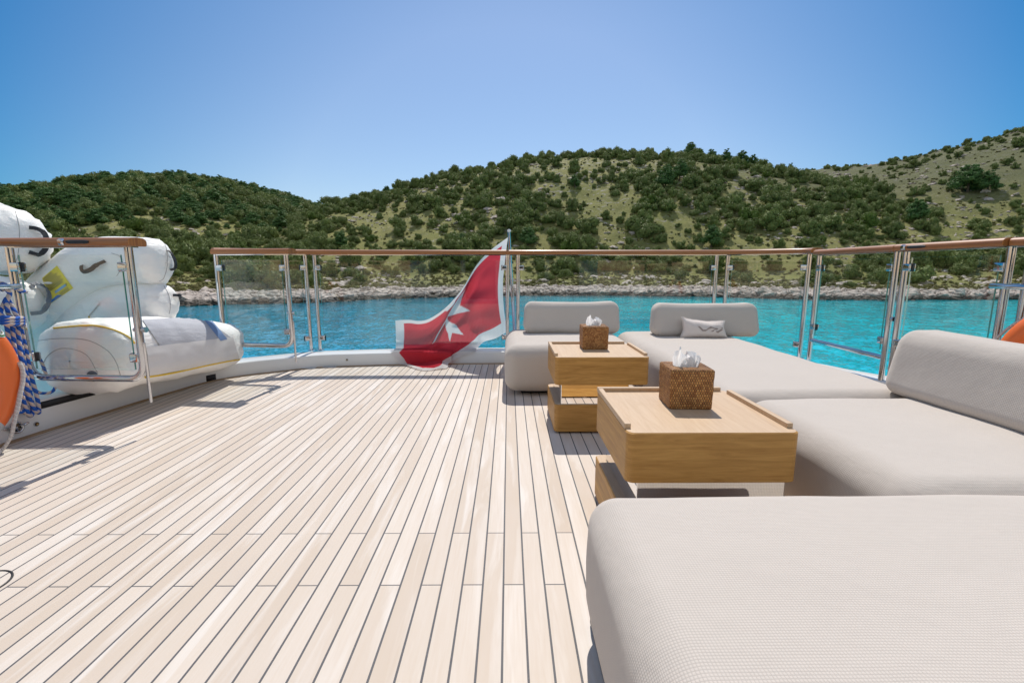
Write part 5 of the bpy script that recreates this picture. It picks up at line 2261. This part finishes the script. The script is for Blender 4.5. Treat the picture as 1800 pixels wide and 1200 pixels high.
def scatter(name, meshes, pts, scl, rot, idx, label):
    """a mass nobody could count: one object that carries all its instances"""
    lib = bpy.data.collections.new(name + '_sources')
    for k, me_ in enumerate(meshes):
        o = bpy.data.objects.new('%s_source_%02d' % (name, k), me_)
        lib.objects.link(o)
    pm_ = bpy.data.meshes.new(name)
    pm_.from_pydata([tuple(p) for p in pts], [], [])
    at_ = pm_.attributes.new('scl', 'FLOAT_VECTOR', 'POINT')
    at_.data.foreach_set('vector', np.asarray(scl, np.float32).ravel())
    at_ = pm_.attributes.new('rot', 'FLOAT_VECTOR', 'POINT')
    at_.data.foreach_set('vector', np.asarray(rot, np.float32).ravel())
    at_ = pm_.attributes.new('pick', 'INT', 'POINT')
    at_.data.foreach_set('value', np.asarray(idx, np.int32))
    ob = bpy.data.objects.new(name, pm_)
    COL.objects.link(ob)
    ng = bpy.data.node_groups.new(name + '_scatter', 'GeometryNodeTree')
    ng.interface.new_socket('Geometry', in_out='INPUT', socket_type='NodeSocketGeometry')
    ng.interface.new_socket('Geometry', in_out='OUTPUT', socket_type='NodeSocketGeometry')
    gi, go = ng.nodes.new('NodeGroupInput'), ng.nodes.new('NodeGroupOutput')
    ip = ng.nodes.new('GeometryNodeInstanceOnPoints')
    ci = ng.nodes.new('GeometryNodeCollectionInfo')
    ci.inputs['Collection'].default_value = lib
    ci.inputs['Separate Children'].default_value = True
    ci.inputs['Reset Children'].default_value = True
    ip.inputs['Pick Instance'].default_value = True

    def attr(nm, ty):
        n = ng.nodes.new('GeometryNodeInputNamedAttribute')
        n.data_type = ty
        n.inputs['Name'].default_value = nm
        return next(s for s in n.outputs if s.enabled and s.name == 'Attribute')
    ng.links.new(gi.outputs[0], ip.inputs['Points'])
    ng.links.new(ci.outputs[0], ip.inputs['Instance'])
    ng.links.new(attr('scl', 'FLOAT_VECTOR'), ip.inputs['Scale'])
    er = ng.nodes.new('FunctionNodeEulerToRotation')
    ng.links.new(attr('rot', 'FLOAT_VECTOR'), er.inputs[0])
    ng.links.new(er.outputs[0], ip.inputs['Rotation'])
    ng.links.new(attr('pick', 'INT'), ip.inputs['Instance Index'])
    ng.links.new(ip.outputs[0], go.inputs[0])
    md = ob.modifiers.new('scatter', 'NODES')
    md.node_group = ng
    ob['kind'] = 'stuff'
    ob['label'] = label
    return ob


def zone(az, d):
    """which hill stands highest here: 0 main, 1 left far, 2 right"""
    ds = shore_d(np.array([az]))[0]
    best, bz = 0, -1
    for (sil, s0, dc, pw, k), g in zip(HILLS, GAINS):
        K = np.interp(az, AZS, g)
        s = (d - ds - s0) / (dc - ds - s0)
        h_ = K * (math.sin(max(0, min(1, s)) * math.pi / 2) ** pw if s <= 1 else max(0, 1 - (s - 1) ** 2))
        if h_ > bz:
            best, bz = k, h_
    return best, bz


# plant positions on a jittered grid that widens with distance
plants = []          # (apparent size, x, y, z, radius, height factor, kind, zone)
step = 4.3
for gx in np.arange(-640, 480, step):
    for gy in np.arange(70, 690, step):
        x, y = gx + random.uniform(-.5, .5) * step, gy + random.uniform(-.5, .5) * step
        d = math.hypot(x, y)
        az = math.atan2(x, y)
        if abs(az) > R(57):
            continue
        s = d - shore_d(np.array([az]))[0]
        if s < 13:
            continue
        zn, hz = zone(az, d)
        far = zn == 1 and d > 260
        if far and random.random() > 0.42:
            continue
        if d > 330 and zn == 0:
            continue
        if d > 460 and zn == 2:
            continue
        cl = float(fbm(np.array(x / 34.0), np.array(y / 34.0), 40, 3)) + 0.5 * float(fbm(np.array(x / 11.0), np.array(y / 11.0), 50, 2))
        px, _ = proj(x, y, 0)
        if s < 40:
            dens = 0.05 + 1.0 * max(0, cl - 0.04) + (0.30 if px < 560 else 0)
        elif zn == 1:
            dens = 0.92 + cl
        elif zn == 2:
            up = max(0.0, min(1.0, (hz - 14) / 16))
            dens = (0.70 + 0.9 * cl) * (1 - up) + (0.34 + 0.6 * cl) * up
        else:
            up = max(0.0, min(1.0, (d - 190) / 110))
            dens = 0.72 + 1.0 * cl - 0.34 * up + (0.12 if px > 1000 else 0)
        if random.random() > dens:
            continue
        rad = random.lognormvariate(0.02, 0.40) * (2.1 if s < 40 else (2.35 if zn == 1 else 2.0)) * (1.12 if cl > 0.12 else 1.0)
        if zn == 2 and s > 60:
            rad *= 0.85 if hz < 20 else 0.62
        rad = max(0.6, min(4.2, rad))
        if far:
            rad *= 1.5
        kd = 'shrub'
        pr_ = random.random()
        if zn == 1 and d > 200 and pr_ < 0.5:
            kd = 'pine_far'
        elif pr_ < 0.04 and s > 18:
            kd = 'bright'
        z = float(height(az, d))
        if not visible(az, d, z, rad * 1.3):
            continue
        plants.append([rad / d, x, y, z, rad, random.uniform(0.80, 1.15), kd, zn, az, d, s])

# tall pines that stand out in the photograph: (photo x, photo y of the foot, radius, label)
PINE_SPOTS = [(1213, 280, 4.3, 'tallest dark pine on the crest of the main hill'), (1250, 284, 3.2, 'dark pine just right of the tallest one on the main crest'), (1276, 286, 3.4, 'second dark pine right of the tallest one on the main crest'), (1229, 282, 3.0, 'dark pine crowded against the right side of the tallest one'), (1338, 299, 2.6, 'small dark pine closing the row on the main crest'),
              (1303, 290, 3.9, 'broad dark pine near the right end of the crest of the main hill'), (1322, 294, 3.4, 'dark pine last but one in the row on the main crest'),
              (1388, 308, 2.6, 'lone small pine on the saddle between the main and the right hill'), (1700, 338, 5.6, 'big spreading dark pine high on the bare right hill'),
              (1735, 338, 4.2, 'smaller dark pine touching the right side of the big one on the bare hill'), (1610, 392, 4.0, 'bright green bushy pine low on the right hillside'),
              (1170, 330, 4.6, 'green pine standing in the middle of the main hillside below the crest'), (1195, 318, 4.0, 'green pine just above the middle of the main hillside'),
              (928, 432, 3.4, 'dark pine just above the flagpole top and the stern handrail'), (1250, 436, 3.8, 'broad dark pine behind the handrail above the monogrammed pillow'),
              (600, 438, 2.7, 'dark pine above the left end of the stern handrail'), (812, 434, 2.2, 'pointed green pine just above the handrail left of the flag'),
              (1010, 330, 2.6, 'small green pine on the main hillside above the farther wooden table'), (680, 330, 2.4, 'pine on the left shoulder of the main hill')]


def ground_at(px, py):
    """where the photo ray first meets the land"""
    d0 = ray(px, py)
    az = math.atan2(d0.x, d0.y)
    e = d0.z / math.hypot(d0.x, d0.y)
    ds_ = np.linspace(80, 640, 1200)
    z = height(np.full_like(ds_, az), ds_)
    el = (z - EYE) / ds_
    k = np.argmax(el >= e) if (el >= e).any() else int(np.argmax(el))
    return az, ds_[k], float(z[k])


def link_copy(o, parent=None):
    c = o.copy()
    COL.objects.link(c)
    if parent is not None:
        c.parent = parent
    return c


for k, (px, py, rad, lab) in enumerate(PINE_SPOTS):
    az, d, z = ground_at(px, py)
    t = thing('pine_tree', (d * math.sin(az), d * math.cos(az), z - 0.1), lab, 'tree', 'pine trees on the hills')
    rad = rad * d / 250 if d > 250 else rad
    t.scale = (rad, rad, rad * 0.8)
    t.rotation_euler = (0, 0, random.random() * 6.28)
    cm, tm = PINES[k % len(PINES)]
    for nm, me_ in (('crown', cm), ('trunk', tm)):
        o = bpy.data.objects.new(nm, me_)
        COL.objects.link(o)
        o.parent = t

# the 300 shrubs that show largest stand one by one; the rest is one mass
def in_frame(p):
    x, y = proj(p[1], p[2], p[3] + p[4] * 0.5)
    return -20 < x < 1820 and y < 520 and not (x < 320 and y > 420)


cand = [p for p in plants if p[6] != 'pine_far' and in_frame(p)]
cand.sort(key=lambda p: -p[0])
ONE = cand[:290]
chosen = set(id(p) for p in ONE)
rest = [p for p in plants if id(p) not in chosen]


def shrub_label(p):
    hz = 'bright green' if p[6] == 'bright' else 'dark olive'
    x, y = proj(p[1], p[2], p[3])
    if p[10] < 40:
        zn_ = 'bank above the shore rocks'
    elif p[7] == 2:
        zn_ = 'right hillside'
    elif p[7] == 1:
        zn_ = 'left hillside'
    else:
        zn_ = 'main hill'
    part = 'left of the flag' if x < 690 else ('behind the flag' if x < 900 else ('right of the flag' if x < 1300 else 'toward the right edge'))
    return '%s round shrub on the %s, %s' % (hz, zn_, part)


for p in ONE:
    me_ = random.choice(BUSHB if p[6] == 'bright' else BUSH)
    o = bpy.data.objects.new('shrub', me_)
    o.location = (p[1], p[2], p[3] - 0.12 * p[4])
    o.scale = (p[4] * random.uniform(.9, 1.15), p[4] * random.uniform(.9, 1.15), p[4] * p[5])
    o.rotation_euler = (random.uniform(-.06, .06), random.uniform(-.06, .06), random.random() * 6.28)
    COL.objects.link(o)
    lab = shrub_label(p)
    tag(o, lab, 'shrub', lab)
SRC = BUSH + BUSHB + [c for c, _ in PINES]
NB_, NBB = len(BUSH), len(BUSHB)
pk = []
for p in rest:
    if p[6] == 'bright':
        pk.append(NB_ + random.randrange(NBB))
    elif p[6] == 'pine_far':
        pk.append(NB_ + NBB + random.randrange(len(PINES)))
    else:
        pk.append(random.randrange(NB_))
scatter('shrubland', SRC, [(p[1], p[2], p[3] - 0.15 * p[4]) for p in rest],
        [(p[4], p[4], p[4] * (p[5] if p[6] != 'pine_far' else 0.62)) for p in rest], [(0, 0, random.random() * 6.28) for p in rest], pk,
        'dense dark green scrub covering the far hillsides')

# low tufts on the grassy bank and slopes
tp, tsc, trt, tpk = [], [], [], []
for _ in range(9000):
    az = R(random.uniform(-52, 52))
    ds_ = shore_d(np.array([az]))[0]
    d = ds_ + 11 + 190 * random.random() ** 1.7
    z = float(height(az, d))
    if not visible(az, d, z, 0.6):
        continue
    r_ = random.uniform(0.22, 0.75)
    tp.append((d * math.sin(az), d * math.cos(az), z - 0.05))
    tsc.append((r_, r_, r_ * random.uniform(.5, .9)))
    trt.append((0, 0, random.random() * 6.28))
    tpk.append(random.randrange(3))
scatter('dry_grass', TUFTS, tp, tsc, trt, tpk, 'dry yellow green grass tufts and low herbs on the bank')

# pale stones on the slopes, and the rocky water's edge
tp, tsc, trt, tpk = [], [], [], []
for _ in range(9000):
    az = R(random.uniform(-52, 52))
    ds_ = shore_d(np.array([az]))[0]
    d = ds_ + 14 + 300 * random.random()
    x, y = d * math.sin(az), d * math.cos(az)
    if float(fbm(np.array(x / 18.0), np.array(y / 18.0), 77, 3)) < (0.03 if az < R(28) else -0.16):
        continue
    z = float(height(az, d))
    if not visible(az, d, z, 0.8):
        continue
    r_ = random.lognormvariate(-0.75, 0.45)
    tp.append((x, y, z))
    tsc.append((r_ * 1.3, r_, r_ * .7))
    trt.append((random.uniform(-.3, .3), random.uniform(-.3, .3), random.random() * 6.28))
    tpk.append(random.randrange(len(ROCKS)))
scatter('hillside_stones', ROCKS, tp, tsc, trt, tpk, 'pale limestone outcrops scattered over the slopes')
tp, tsc, trt, tpk = [], [], [], []
for _ in range(9500):
    az = R(random.uniform(-54, 54))
    ds_ = shore_d(np.array([az]))[0]
    s = random.choice((random.gauss(1.4, 1.4), random.uniform(0, 11), random.uniform(0, 9)))
    d = ds_ + s
    z = float(height(az, d))
    r_ = min(1.1, random.lognormvariate(-1.15, 0.5)) * (1.15 if s < 4 else 0.85)
    tp.append((d * math.sin(az), d * math.cos(az), z + 0.05))
    tsc.append((r_ * 1.25, r_, r_ * .8))
    trt.append((random.uniform(-.4, .4), random.uniform(-.4, .4), random.random() * 6.28))
    tpk.append(random.randrange(len(ROCKS)))
scatter('shore_rocks', ROCKS, tp, tsc, trt, tpk, 'broken pale limestone rocks along the waterline')
for px, py, r_, lab in ((1686, 516, 1.0, 'large dark rounded boulder at the waterline near the right edge'), (1740, 520, 0.9, 'low grey boulder in the shallows right of the dark rounded one')):
    az, e = azel(px, py)
    d = float(shore_d(np.array([az]))[0]) + 1.5
    o = bpy.data.objects.new('boulder', rock_mesh(600 + px, 'boulder'))
    o.location = (d * math.sin(az), d * math.cos(az), -3.1)
    o.scale = (r_, r_, r_)
    COL.objects.link(o)
    tag(o, lab, 'boulder')
